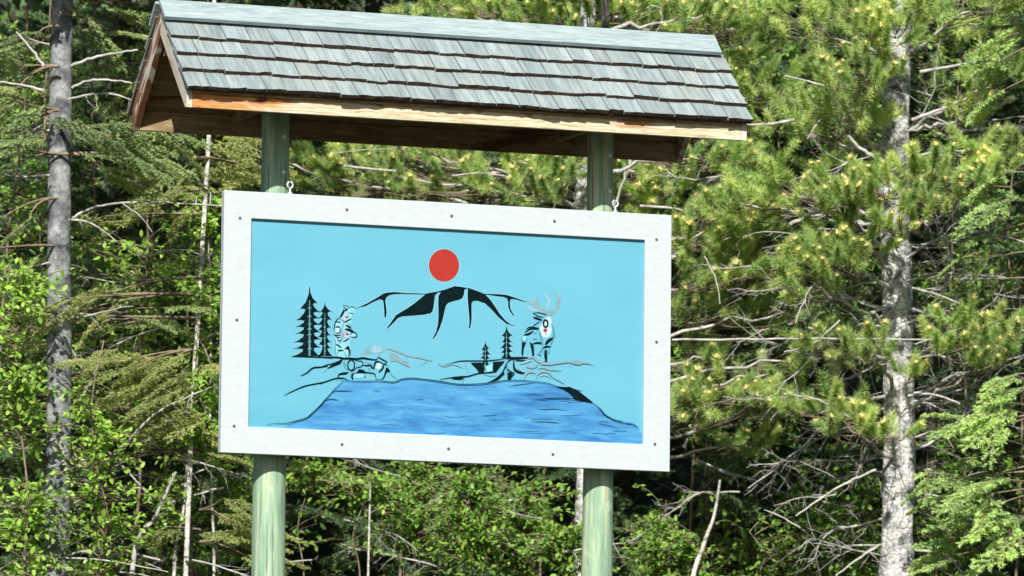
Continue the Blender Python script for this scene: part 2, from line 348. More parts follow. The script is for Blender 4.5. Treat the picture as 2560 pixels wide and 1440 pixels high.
for sg in (-1, 1):
    for row, yb in enumerate((.58, .465, .35, .235)):
        x = L0-.018+.004*random.random(); last = L1+.018
        while x < last-.02:
            wd = random.choice((.10, .12, .14, .16, .17, .19, .13, .15)) * random.uniform(.9, 1.08)
            if last-(x+wd) < .07: wd = last-x
            shingle(sg, yb, x+.0028, x+wd-.0028, random.uniform(-.008, .009), random.uniform(-.0045, .0045)); x += wd
    b = MB(); b.box((L0-.01, -.001, -.001), (L1+.01, .001, .001))
    # starter strip below first course and the ridge cap board
    cs = 1/math.hypot(1, PI_); sd = np.array([0, -sg*cs, cs*PI_]); nn = np.array([0, sg*cs*PI_, cs])
    def plank(y_low, slen, n0, th, xa, xb, name, mat, cut=0):
        o = np.array([0, sg*y_low, Z0+2.585-PI_*y_low]); V = []
        for n in (n0, n0+th):
            for x, t in ((xa, 0), (xb, 0), (xb, slen+(n-n0)*cut), (xa, slen+(n-n0)*cut)): V.append(o+np.array([x, 0, 0])+sd*t+nn*n)
        F = [(0,3,2,1),(4,5,6,7),(0,1,5,4),(1,2,6,5),(2,3,7,6),(3,0,4,7)]
        if sg > 0: F = [f[::-1] for f in F]
        b = MB(); b.add(V, F); return b.build(name, mat, roof)
    plank(.572, .2,   .001, .019, L0-.012, L1+.012, 'starter_strip', SHB)
    plank(.122, .122/cs - (.0 if sg < 0 else .001), .040, .022, L0-.022, L1-.012, 'ridge_cap_board', W_G)
# board: cleats, frame, painted panel
for z in (.28, 1.18):
    b = MB(); b.box((-1.30, -.148, Z0+z), (1.30, -.092, Z0+z+.09)); b.build('cleat', PM, sign)
A, H, MX, MZ, YF = 1.38, 1.5165, .1663, .1554, -.2
wm = NT('white painted board', .55, .35); wn = wm.noise(wm.coord((1, 1, 3)), 14, 5, .7); ws = wm.noise(wm.coord((1, 1, 1)), 2.6, 4, .6)
wc = wm.ramp(wn, [(.3, (0.420, 0.475, 0.491)), (.55, (0.475, 0.525, 0.538)), (.75, (0.504, 0.542, 0.546))])
wc = wm.mix(wm.math('MULTIPLY', wm.ramp(ws, [(.55, (0, 0, 0)), (.75, (1, 1, 1))]), .25), wc, (0.386, 0.445, 0.462)); wm.bump(wn, .2, .002); WHITE = wm.col(wc)
b = MB()
O = [(-A, 0), (A, 0), (A, H), (-A, H)]; I = [(-A+MX, MZ), (A-MX, MZ), (A-MX, H-MZ), (-A+MX, H-MZ)]
V = [(x, y, Z0+z) for y in (YF, YF+.052) for x, z in O+I]
F = []
for i in range(4):
    j = (i+1) % 4
    F += [(i, j, 4+j, 4+i), (8+j, 8+i, 12+i, 12+j), (i, 8+i, 8+j, j), (4+i, 4+j, 12+j, 12+i)]
b.add(V, F); frame = b.build('frame', WHITE, sign)
bv = frame.modifiers.new('bevel', 'BEVEL'); bv.width = .003; bv.segments = 2
for x, z in ((-1.284, 1.359), (-.636, 1.442), (.007, 1.439), (.645, 1.442), (1.285, 1.367), (1.29, .761), (1.285, .159), (.649, .072), (.004, .078), (-.647, .076), (-1.301, .155), (-1.294, .768)):
    b = MB(); b.tube([(x, YF+.002, Z0+z), (x, YF-.003, Z0+z)], [.0095, .0085], 10, 0, True); b.build('screw', flat('dark screw head', (.10, .12, .13), .5, .4, .2, 60, .4) if x < -1.29 and z < .2 else bpy.data.materials.get('dark screw head') or flat('dark screw head', (.10, .12, .13), .5, .4, .2, 60, .4), frame)
em = flat('galvanised eye bolt', (.62, .65, .66), .35, .5, .1, 80, .5)
for x in (-.975, 1.035):
    b = MB(); zc = Z0+H+.055; th = np.linspace(0, 2*math.pi, 17)
    b.tube([(x+.017*math.cos(t), YF+.026, zc+.019*math.sin(t)) for t in th], [.0058]*17, 8)
    b.tube([(x, YF+.026, Z0+H-.002), (x, YF+.026, zc-.016)], [.008, .006], 8, 0, True); b.tube([(x, YF+.026, Z0+H+.0005), (x, YF+.026, Z0+H+.012)], [.015, .015], 10, 0, True)
    b.build('eye_bolt', em, sign, True)
YP = YF + .021
pm = NT('sky blue paint', .5, .35); pv = pm.coord((1, 1, 2.2))
pc = pm.ramp(pm.noise(pv, 1.7, 5, .6), [(.3, (0.100, 0.336, 0.444)), (.7, (0.120, 0.372, 0.484))]); pm.bump(pm.noise(pm.coord((1, 1, 1)), 120, 2), .12, .002)
sx = pm.n('ShaderNodeSeparateXYZ'); pm.l(pm.coord(), sx.inputs[0])
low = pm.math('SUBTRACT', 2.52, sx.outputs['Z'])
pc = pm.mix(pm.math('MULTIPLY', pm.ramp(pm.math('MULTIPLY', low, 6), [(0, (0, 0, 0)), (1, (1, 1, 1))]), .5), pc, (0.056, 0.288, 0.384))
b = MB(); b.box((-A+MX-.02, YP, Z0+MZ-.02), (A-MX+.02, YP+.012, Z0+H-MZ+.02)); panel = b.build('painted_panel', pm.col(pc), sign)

# ------------------------------------------------------------------ the painting, flat shapes laid on the panel
BK = flat('black green paint', (0.003, 0.010, 0.011), .8, .02, .3, 20)
GR = flat('grey paint', (0.164, 0.271, 0.312), .6, .3, .15, 30); GL = flat('pale grey paint', (0.205, 0.369, 0.435), .6, .3, .1, 30)
RD = flat('red paint', (0.328, 0.020, 0.010), .5, .35, .08, 30); WP = flat('white paint', (0.410, 0.541, 0.582), .5, .3, .05, 30)
HL = flat('pale blue paint', (0.197, 0.459, 0.549), .55, .3, .06, 30); TL = flat('teal paint', (0.057, 0.205, 0.238), .55, .3, .2, 30)
PK = flat('pink paint', (0.328, 0.377, 0.476), .55, .3, .1, 40); DB = flat('deep blue paint', (0.016, 0.090, 0.213), .5, .3, .15, 20); MBL = flat('mid blue paint', (0.037, 0.197, 0.426), .5, .3, .15, 20)
lm = NT('lake blue brushwork', .5, .35)
la = lm.noise(lm.coord((1.3, 1, 9)), 3.2, 6, .65, .5); lb = lm.noise(lm.coord((.9, 1, 2.2)), 2.6, 3, .5, .4)
lc = lm.ramp(la, [(.25, (0.010, 0.086, 0.249)), (.40, (0.026, 0.146, 0.353)), (.52, (0.039, 0.198, 0.421)), (.68, (0.077, 0.292, 0.490))])
lc = lm.mix(lm.math('MULTIPLY', lm.ramp(lb, [(.42, (0, 0, 0)), (.68, (1, 1, 1))]), .55), lc, (0.086, 0.335, 0.533)); LAKE = lm.col(lc)
CR = flat('crimson paint', (0.271, 0.041, 0.074), .6, .1, .15, 30)
PALETTE = [BK, GR, GL, RD, WP, HL, TL, PK, DB, MBL, LAKE, CR]; IX = dict(bk=0, gr=1, gl=2, rd=3, wh=4, hl=5, tl=6, pk=7, db=8, mb=9, lk=10, cr=11)
class Art:
    def __init__(s, ox=0, oy=0, k=1., base=.0006): s.b = MB(); s.o = (ox, oy); s.k = k; s.z = base
    def crop(s, ox, oy, k): s.o = (ox, oy); s.k = k; return s
    def P(s, pts):
        s.z += .00009
        return [on_plane(s.o[0]+x/s.k, s.o[1]+y/s.k, YP-s.z) for x, y in pts]
    def poly(s, pts, c='bk', smooth=0):
        if smooth: pts = catmull(pts, smooth, True)
        V = s.P(pts)
        s.b.add(V, [tuple(range(len(V)))], IX[c]); return s
    def ell(s, x, y, rx, ry, c, rot=0):
        t = np.linspace(0, 2*math.pi, 40, endpoint=False); cr, sr = math.cos(rot), math.sin(rot)
        return s.poly([(x+rx*math.cos(a)*cr-ry*math.sin(a)*sr, y+rx*math.cos(a)*sr+ry*math.sin(a)*cr) for a in t], c)
    def st(s, pts, wd=2.5, c='bk', taper=.35):
        p = catmull(pts, 5); n = len(p); t = np.gradient(p, axis=0); t /= np.linalg.norm(t, axis=1)[:, None]+1e-9
        nn = np.stack([-t[:, 1], t[:, 0]], 1); q = np.linspace(0, 1, n)
        w_ = wd*s.k/2*(taper+(1-taper)*np.minimum(1, 3.2*np.minimum(q, 1-q)))
        a = p+nn*w_[:, None]; b_ = p-nn*w_[:, None]; V = s.P(list(map(tuple, a))+list(map(tuple, b_[::-1])))
        m_ = len(V); s.b.add(V, [(i, i+1, m_-2-i, m_-1-i) for i in range(n-1)], IX[c]); return s
    def ring(s, x, y, rx, ry, wd, c='bk'):
        t = np.linspace(0, 2*math.pi, 28); return s.st([(x+rx*math.cos(a), y+ry*math.sin(a)) for a in t], wd, c, 1)
    def done(s, name, label=None):
        o = s.b.build(name, PALETTE, panel)
        if label: o['label'] = label
        return o
# lake with its shoreline
a = Art()
left = [(859,951),(837,972),(826,985),(814,998),(803,1011),(791,1023),(778,1035),(765,1045),(738,1053)]
topl = [(859,951),(885,951),(915,951),(950,952),(990,953),(1003,947),(1030,945),(1060,948),(1100,953),(1144,960),(1187,960),(1222,957),(1263,951),(1304,951),(1342,954),(1368,957),(1392,966),(1409,973),(1440,985),(1482,1006),(1500,1021),(1510,1036),(1537,1050),(1572,1056),(1596,1068),(1607,1088),(1608,1113)]
a.poly(topl+[(1400,1104),(1100,1091),(800,1078),(704,1073)]+left[::-1][0:8], 'lk')
for i in range(46):
    x = random.uniform(800, 1540); y = random.uniform(965, 1095)
    if x < 880 and y < 1000: continue
    if x > 1450 and y < 1030: continue
    L = random.uniform(14, 60); a.st([(x, y), (x+L*.5, y+random.uniform(-3, 2)), (x+L, y+random.uniform(-2, 4))], random.uniform(1.2, 3), random.choice(('mb', 'mb', 'db')) if i % 6 == 0 else 'mb', .1)
a.crop(1100, 700, 3.429)
for p_, wd in (([(700,985),(800,978),(840,982),(900,988)], 1.5), ([(830,1100),(900,1110),(990,1105),(1110,1125)], 1.6), ([(780,1213),(920,1215),(1040,1230)], 1.9), ([(350,1162),(430,1160),(510,1150)], 1.4), ([(600,910),(700,893),(830,880)], 1.6), ([(640,900),(560,915)], 1), ([(1340,1225),(1420,1240),(1530,1275)], 1.4), ([(250,1025),(330,1030)], 1.4), ([(50,1085),(75,1090)], 2.5)):
    a.st(p_, wd, 'db', .1)
a.crop(680, 680, 3.4275); a.st([(505,1030),(560,1018),(700,1020)], 2.6, 'db', .1); a.st([(440,1105),(500,1088),(575,1097)], 2.6, 'db', .1); a.crop(0, 0, 1)
a.done('painted_lake')
a = Art(base=.009)
a.st([(665,1062),(690,1058),(715,1058),(738,1053),(765,1045),(778,1035),(791,1023),(803,1011),(814,998),(826,985),(837,972),(859,951)], 2.4)
a.st([(840,947),(860,948),(885,953),(915,953),(950,952),(985,955),(1003,948),(1030,945),(1060,948),(1100,953),(1144,960),(1187,960),(1222,957),(1263,951),(1304,951),(1342,954),(1368,957),(1392,966)], 2.2)
a.st([(1478,1003),(1500,1021),(1512,1036),(1535,1049),(1560,1056),(1580,1061)], 2.4, 'bk', .1)
a.st([(1555,1056),(1580,1058),(1596,1068)], 3, 'mb', .1)
a.crop(1100, 700, 3.429)
a.poly([(915,875),(1000,908),(1060,917),(1110,915),(1180,945),(1250,1000),(1320,1055),(1230,1035),(1150,1015),(1135,990),(1110,965),(1060,935),(1000,914)])
a.st([(785,1028),(870,1022),(950,1014),(1060,1012),(1160,1022),(1230,1037)], 2.2)
a.done('painted_shoreline')
# red sun
a = Art(base=.0006); a.ell(1110, 663.5, 39.3, 42, 'hl'); a.ell(1110, 663.5, 38, 40.8, 'rd'); a.done('painted_sun')
# mountain
MT = [(55,878),(200,810),(330,735),(400,690),(450,675),(540,668),(700,680),(940,690),(1080,665),(1200,635),(1270,610),(1320,592),(1380,597),(1440,608),(1500,615),(1600,650),(1700,690),(1900,697),(1980,703),(2080,735),(2180,770),(2290,805),(2180,788),(2080,760),(2038,765),(2030,800),(2037,880),(2060,930),(2092,970),(2075,977),(2030,920),(2008,860),(2006,790),(1990,750),(1950,735),(1850,722),(1780,712),(1715,700),(1790,780),(1850,870),(1900,950),(1970,1030),(2040,1085),(2100,1100),(2060,1105),(1980,1075),(1880,990),(1790,890),(1710,815),(1620,785),(1560,785),(1540,810),(1538,900),(1540,1000),(1532,1080),(1517,1140),(1498,1135),(1508,1080),(1508,1000),(1498,900),(1490,800),(1485,700),(1490,625),(1460,628),(1445,650),(1440,700),(1420,750),(1380,770),(1300,790),(1240,810),(1210,840),(1190,920),(1165,1030),(1130,1130),(1080,1230),(1047,1275),(1033,1270),(1080,1180),(1105,1080),(1112,960),(1108,830),(1110,720),(1142,668),(1100,680),(1070,710),(1060,780),(1050,860),(1035,920),(1010,945),(930,960),(780,975),(640,985),(590,1005),(540,1060),(490,1110),(450,1143),(443,1135),(500,1060),(560,970),(620,930),(700,885),(800,815),(880,750),(940,702),(800,700),(650,695),(540,700),(480,712),(440,740),(428,780),(440,860),(447,930),(437,1000),(417,995),(413,900),(403,800),(393,770),(350,765),(270,800),(180,850),(60,880)]
a = Art(880, 600, 5.143); a.st(MT+[MT[0]], 2.6, 'hl', 1); a.poly(MT, 'bk'); a.done('painted_mountain')
# spruces
def jag(ox, oy, k, cx, top, base, TLs, TRs, wi, ticks):
    a = Art(ox, oy, k); 
    def side(T, sg):
        pts = []; n = len(T)
        for i, (x, y) in enumerate(T):
            y0 = top if i == 0 else T[i-1][1]; inner = abs(x-cx)*.4
            if i == 0: pts += [(cx+sg*abs(x-cx)*.10, y0+(y-y0)*.35), (cx+sg*abs(x-cx)*.38, y0+(y-y0)*.68), (x, y), (cx+(x-cx)*.6, y-6), (cx+(x-cx)*.4, y+3)]; continue
            pts.append((cx+sg*inner, y0+(y-y0)*.35)); pts.append((cx+(x-cx)*.68, y-(y-y0)*.24)); pts.append((x, y))
            if i < n-1: pts.append((cx+(x-cx)*.62, y-3)); pts.append((cx+(x-cx)*.36, y+3))
        return pts
    Lp = side(TLs, -1); Rp = side(TRs, 1)
    pl = [(cx-2, top)]+Lp+[(cx-wi, base), (cx+wi, base)]+Rp[::-1]+[(cx+2, top)]
    a.st(pl, 1.6, 'hl', 1); a.poly(pl, 'bk'); sw = max(5, wi*.16)
    a.poly([(cx-sw*.4, top+(base-top)*.2), (cx+sw*.4, top+(base-top)*.2), (cx+sw, base-4), (cx-sw, base-4)], 'tl')
    for t in ticks:
        y = top+(base-top)*t; a.st([(cx-sw*2.2, y+sw*1.4), (cx, y), (cx+sw*2.2, y+sw*1.1)], 1.1, 'hl' if t*10 % 2 < 1 else 'gr', .3)
    a.done('painted_spruce')
jag(680, 680, 3.4275, 322, 122, 722, [(235,320),(200,415),(187,473),(188,532),(175,605),(168,660),(163,724)], [(395,272),(420,345),(418,400),(425,455),(428,520),(430,580),(425,650),(420,722)], 58, (.3,.42,.53,.6,.68,.78,.88))
jag(680, 680, 3.4275, 452, 258, 722, [(405,345),(392,395),(385,450),(382,500),(385,560),(392,625),(395,722)], [(522,345),(520,410),(510,480),(505,545),(512,605),(516,655),(530,724)], 32, (.3,.45,.55,.66,.8,.9))
jag(1100, 700, 3.429, 570, 390, 674, [(520,484),(525,535),(510,585),(512,625),(512,674)], [(632,484),(622,535),(634,575),(636,618),(632,674)], 28, (.35,.5,.66,.82))
jag(1100, 700, 3.429, 388, 522, 775, [(348,602),(352,640),(338,672),(358,715),(368,770)], [(432,592),(440,640),(438,675),(428,730),(424,775)], 19, (.35,.5,.66,.85))
# bear
a = Art(800, 740, 6.545)
a.poly([(360,150),(480,170),(570,190),(560,300),(520,380),(500,560),(600,620),(590,680),(480,720),(500,880),(480,995),(250,990),(225,700),(225,560),(270,390),(340,320)], 'hl', 3)
a.ell(285, 560, 30, 36, 'wh'); a.ell(420, 640, 46, 66, 'pk'); a.ell(420, 345, 62, 32, 'pk'); a.ell(430, 560, 20, 20, 'gl')
for p_, wd, c_ in (([(360,153),(440,165),(480,190)],2.4,'bk'),([(470,192),(520,178),(560,190),(567,212)],2.4,'bk'),([(365,180),(400,188),(430,215),(470,195)],2.6,'bk'),([(370,215),(420,238),(462,205)],3.4,'bk'),
  ([(470,275),(520,285),(552,292)],2.2,'bk'),([(500,245),(552,240)],1.6,'tl'),([(395,438),(450,405),(515,372)],3.6,'bk'),([(545,250),(535,300),(515,372)],1.5,'tl'),([(300,360),(350,390),(405,412)],3.4,'tl'),
  ([(335,345),(285,380),(250,440),(235,520),(230,600)],3,'bk'),([(265,432),(310,422),(335,442)],3.2,'bk'),([(250,512),(300,503),(328,518)],3.4,'bk'),([(245,602),(310,607),(328,580),(332,520)],2.8,'bk'),
  ([(218,628),(260,642),(345,640)],3,'bk'),([(250,655),(290,678),(335,670)],2.6,'bk'),([(290,680),(295,722),(342,732),(352,690)],2.4,'bk'),([(295,755),(355,762)],2,'bk'),([(385,420),(360,560),(362,640),(375,720)],5.5,'gr'),
  ([(420,478),(470,500),(512,532)],4.6,'bk'),([(405,540),(460,550),(520,575),(550,585)],6.5,'bk'),([(450,440),(492,470),(505,520)],1.6,'tl'),([(490,640),(522,600),(570,598),(603,630),(592,668),(540,672),(490,665)],2.8,'bk'),
  ([(535,690),(542,712)],2.6,'tl'),([(378,745),(430,722),(485,680)],3,'bk'),([(260,785),(300,808),(352,852)],3.2,'bk'),([(228,670),(250,760),(243,860),(258,985)],3.4,'tl'),([(288,882),(330,892),(385,884)],3.4,'bk'),
  ([(300,890),(280,950),(275,990)],1.6,'tl'),([(398,920),(420,960),(438,992)],2.4,'tl'),([(400,560),(390,640),(400,700)],1.6,'tl'),([(430,780),(450,740)],1.5,'tl'),([(495,880),(500,930),(480,990)],1.8,'tl')): a.st(p_, wd, c_)
a.poly([(370,238),(412,235),(388,282),(352,345),(322,348),(342,300)]); a.poly([(400,862),(440,830),(460,806),(482,840),(497,900),(482,960),(458,990),(474,905),(450,868)])
a.ell(442, 340, 26, 14, 'cr'); a.ell(445, 618, 24, 16, 'cr'); a.done('painted_bear')
# elk
a = Art(1180, 720, 4.8)
a.ell(885, 500, 70, 96, 'wh'); a.ell(915, 400, 40, 55, 'wh'); a.ell(885, 555, 22, 16, 'pk'); a.ell(880, 508, 24, 24, 'cr'); a.ell(630, 600, 24, 34, 'hl')
a.st([(870,75),(922,140),(912,220),(885,268)], 6.5, 'gl', .3); a.st([(635,220),(720,255),(810,272)], 8, 'gl', .2)
a.poly([(705,120),(745,135),(790,120),(800,175),(830,235),(890,275),(950,280),(1000,245),(1012,180),(1005,110),(975,50),(1015,75),(1035,110),(1065,115),(1050,145),(1072,180),(1050,205),(1058,240),(1025,262),(1010,305),(985,308),(960,332),(900,325),(840,310),(790,270),(735,240),(740,205),(705,190),(720,160)], 'gr')
for p_, wd, c_ in (([(728,303),(800,298),(870,315),(900,325)],3,'bk'),([(728,303),(790,335),(862,352)],2.4,'bk'),([(732,352),(780,368),(845,388)],5.5,'bk'),([(760,338),(820,360),(845,362)],3,'tl'),
  ([(822,400),(770,430),(728,462)],2.6,'bk'),([(650,492),(700,470),(780,480),(805,490)],3.6,'bk'),([(636,535),(700,492),(795,497)],4,'bk'),([(618,565),(680,552),(735,518)],5.5,'bk'),([(605,570),(598,632),(642,642),(662,590)],3,'tl'),
  ([(738,540),(775,545)],2.6,'bk'),([(733,612),(778,614)],3,'bk'),([(728,672),(790,658),(852,672)],5,'bk'),([(962,440),(982,520),(975,600),(940,705)],5,'tl'),([(880,682),(920,632),(972,600)],7.5,'bk'),
  ([(805,495),(830,600),(847,700)],4.4,'tl'),([(848,722),(900,702),(942,712)],5,'bk'),([(852,722),(800,792)],3.6,'bk'),([(882,732),(832,792)],3,'tl'),([(786,800),(832,812)],5,'bk'),([(892,740),(884,800),(892,885)],7.5,'bk'),([(932,730),(922,780),(892,792)],3,'tl'),
  ([(866,880),(908,882)],5,'bk'),([(600,740),(598,800)],4,'bk'),([(606,800),(612,832)],4.4,'bk'),([(585,690),(583,770)],1.8,'hl')): a.st(p_, wd, c_)
a.poly([(600,650),(648,655),(622,720),(612,822),(592,790)]); a.poly([(690,645),(722,665),(742,700),(748,812),(724,812),(714,740)]); a.ring(884, 425, 26, 42, 4.2, 'bk'); a.done('painted_elk')
# rocks, banks and the far hills
a = Art(800, 740, 6.545, base=.001)
a.ell(930, 870, 82, 62, 'gl'); a.poly([(670,962),(720,900),(790,812),(855,790),(822,850),(805,905),(850,930),(920,950),(800,940),(755,962)], 'gr')
a.st([(950,965),(1050,890),(1120,852),(1220,885),(1309,925)], 4.5, 'gr', .6)
for p_, wd, c_ in (([(120,1195),(80,1230),(25,1268)],2,'gr'),([(0,1168),(100,1132),(200,1110),(300,1070),(385,1022)],3.2,'bk'),([(395,1060),(402,1130),(440,1190),(475,1212)],5.5,'tl'),
  ([(560,1048),(620,1065),(685,1070),(700,1130),(660,1160),(600,1175),(560,1215),(500,1252)],2.8,'bk'),([(700,1132),(760,1140),(820,1135),(860,1180),(895,1202)],4.6,'bk'),([(552,1258),(522,1310),(542,1372)],5,'bk'),([(540,1268),(650,1255),(780,1256),(860,1265),(902,1290),(922,1372)],3.4,'bk'),
  ([(728,1298),(740,1342)],6,'bk'),([(870,1195),(885,1150),(912,1080),(960,1075),(1045,1110)],4.4,'bk'),([(1042,1108),(1022,1190),(955,1252)],4.4,'bk'),([(948,990),(1020,1040),(1105,1082)],3.6,'bk'),([(1105,1080),(1050,1118),(1112,1132)],2.4,'bk'),([(1020,1372),(1062,1290),(1085,1180)],4,'bk'),
  ([(1130,1230),(1190,1310),(1262,1362)],2,'tl'),([(288,1352),(310,1290),(370,1262),(455,1248)],4,'bk'),([(0,1442),(100,1402),(250,1352),(385,1345),(450,1382)],3.4,'bk'),([(720,1080),(800,1095),(850,1100)],1.4,'gr'),([(790,1260),(800,1180),(840,1230)],1.3,'tl'),([(930,1360),(1010,1350),(1050,1290)],2,'tl')): a.st(p_, wd, c_)
a.ell(960, 1150, 40, 55, 'wh', .3); a.ell(640, 1310, 80, 40, 'hl'); a.ring(510, 1130, 55, 85, 3.2)
a.poly([(110,1192),(180,1132),(280,1090),(375,1038),(335,1110),(220,1155),(150,1182)]); a.poly([(598,1252),(640,1192),(712,1208),(765,1252)], 'bk'); a.poly([(1080,1180),(1112,1165),(1152,1242),(1100,1242),(1055,1310)]); a.poly([(325,1292),(400,1252),(475,1248),(430,1282)])
a.st([(-80,1000),(150,1002),(300,1005),(380,1020),(480,1020),(600,1030),(700,1015),(800,1030),(900,1042),(955,1012)], 5)
a.crop(680, 680, 3.4275)
a.poly([(1000,690),(1060,700),(1120,752),(1160,768),(1187,822),(1120,790),(1060,760),(1020,772)], 'gr')
for p_, wd, c_ in (([(165,723),(300,726),(420,730),(520,740)],2.8,'bk'),([(990,655),(1080,682),(1160,712),(1250,732),(1371,762)],5,'gr'),([(1335,765),(1270,800)],2.6,'gr'),([(1190,712),(1150,740)],2,'gr'),([(245,890),(300,862),(350,822),(420,814),(480,805)],3.6,'bk'),([(105,1056),(200,1010),(300,972),(440,945),(540,912),(600,912)],3,'bk')): a.st(p_, wd, c_)
a.crop(1100, 700, 3.429)
for p_, wd, c_ in (([(-20,718),(40,738),(110,714)],4,'gr'),([(60,715),(150,735),(195,756)],2,'gr'),([(30,735),(150,698),(250,692),(400,692),(500,682),(560,676)],2.4,'bk'),([(210,702),(240,792)],3.6,'gr'),([(0,852),(100,835),(180,828),(240,825),(330,800),(440,792),(480,787)],3,'bk'),([(214,828),(190,882)],4,'gr'),([(370,805),(430,822),(490,820)],1.4,'tl'),
  ([(400,882),(470,850),(530,800),(560,740),(590,692),(630,680)],3,'bk'),([(560,742),(600,782),(642,800)],3,'bk'),([(580,702),(574,760),(580,852)],2.6,'tl'),([(632,688),(638,760),(680,790),(735,798)],6,'bk'),([(640,688),(700,690),(760,692)],2.6,'bk'),([(640,800),(612,830),(600,855)],3,'bk'),
  ([(690,702),(672,740),(702,780),(722,785)],3,'gl'),([(742,690),(790,660),(850,700),(935,716)],6,'gr'),([(740,742),(800,750),(842,720)],5,'gr'),([(830,762),(880,753),(950,772),(1045,774)],2.6,'gr'),([(718,855),(730,810),(770,785),(822,800)],6,'gr'),([(822,852),(832,812),(880,785),(930,795),(980,840),(1070,890)],4,'gr'),([(850,827),(900,815),(955,842)],2.2,'gl'),([(690,720),(740,700),(790,690)],5,'gl'),
  ([(1105,705),(1125,752)],2.6,'gl'),([(972,720),(960,752)],1.8,'gl'),([(560,668),(640,668),(760,664)],5,'bk')): a.st(p_, wd, c_)
a.poly([(262,708),(377,708),(378,792),(340,799),(310,755)]); a.poly([(455,702),(556,694),(512,745),(480,788),(452,788)]); a.poly([(388,742),(446,716),(448,780),(402,790)], 'hl'); a.poly([(90,848),(190,822),(222,827),(180,852)]); a.poly([(430,872),(480,845),(540,790),(558,798),(500,852)]); a.poly([(580,790),(622,800),(600,856),(580,852)])
a.poly([(850,688),(930,712),(1100,695),(1180,686),(1250,705),(1335,728),(1225,714),(1190,730),(1150,722),(1110,706),(940,730),(870,726)], 'gr')
a.done('painted_rocks')

# ------------------------------------------------------------------ foliage building blocks
def needle_tmpl(L, wd, seg=1):
    return np.array([(-wd/2, 0, 0), (wd/2, 0, 0), (0, 0, L)]), np.array([(0, 1, 2)])
def shoot_arrays(rng, L=.14, n=120, nl=.050, wd=.0040, bud=True):
    """one pine shoot along +Z"""
    t = rng.random(n)**.8; z = t*L; th = rng.random(n)*2*math.pi; sp = np.radians(rng.uniform(22, 88, n))*(1.1-.45*t)
    ax = np.stack([np.sin(sp)*np.cos(th), np.sin(sp)*np.sin(th), np.cos(sp)], 1); P = np.stack([np.zeros(n), np.zeros(n), z], 1)
    V, F = needle_tmpl(nl, wd); R = frames(ax, rng.random(n)*6.28)
    parts = [(V, F, P, R, rng.uniform(.75, 1.12, n), 0, rng.random(n)*.25)]
    st = np.array([(.004, 0, -.04), (-.002, .0035, -.04), (-.002, -.0035, -.04), (0, 0, L)]); parts.append((st, np.array([(0,1,3),(1,2,3),(2,0,3)]), np.zeros((1, 3)), np.eye(3)[None], [1], 2, np.zeros(1)))
    if bud:
        o = np.array([(1,0,0),(0,1,0),(-1,0,0),(0,-1,0),(0,0,-.8),(0,0,1.7)])*.0095; of = np.array([(0,1,5),(1,2,5),(2,3,5),(3,0,5),(1,0,4),(2,1,4),(3,2,4),(0,3,4)])
        k = 7; th = rng.random(k)*6.28; sp = np.radians(rng.uniform(10, 60, k)); ax = np.stack([np.sin(sp)*np.cos(th), np.sin(sp)*np.sin(th), np.cos(sp)], 1)
        parts.append((o, of, np.array([(0, 0, L)])+ax*.010, frames(ax), rng.uniform(.8, 1.5, k), 1, rng.random(k)*.3))
    return parts
SHOOTS = [scatter_mesh('shoot', shoot_arrays(np.random.default_rng(i), L=.10+.02*(i % 4), n=460), [MAT['pine_needle'], MAT['pine_bud'], MAT['brown_twig']]) for i in range(6)]
SHOOTS_NB = [scatter_mesh('shoot', shoot_arrays(np.random.default_rng(20+i), L=.12+.02*i, n=430, bud=False), [MAT['pine_needle'], MAT['pine_bud'], MAT['brown_twig']]) for i in range(3)]
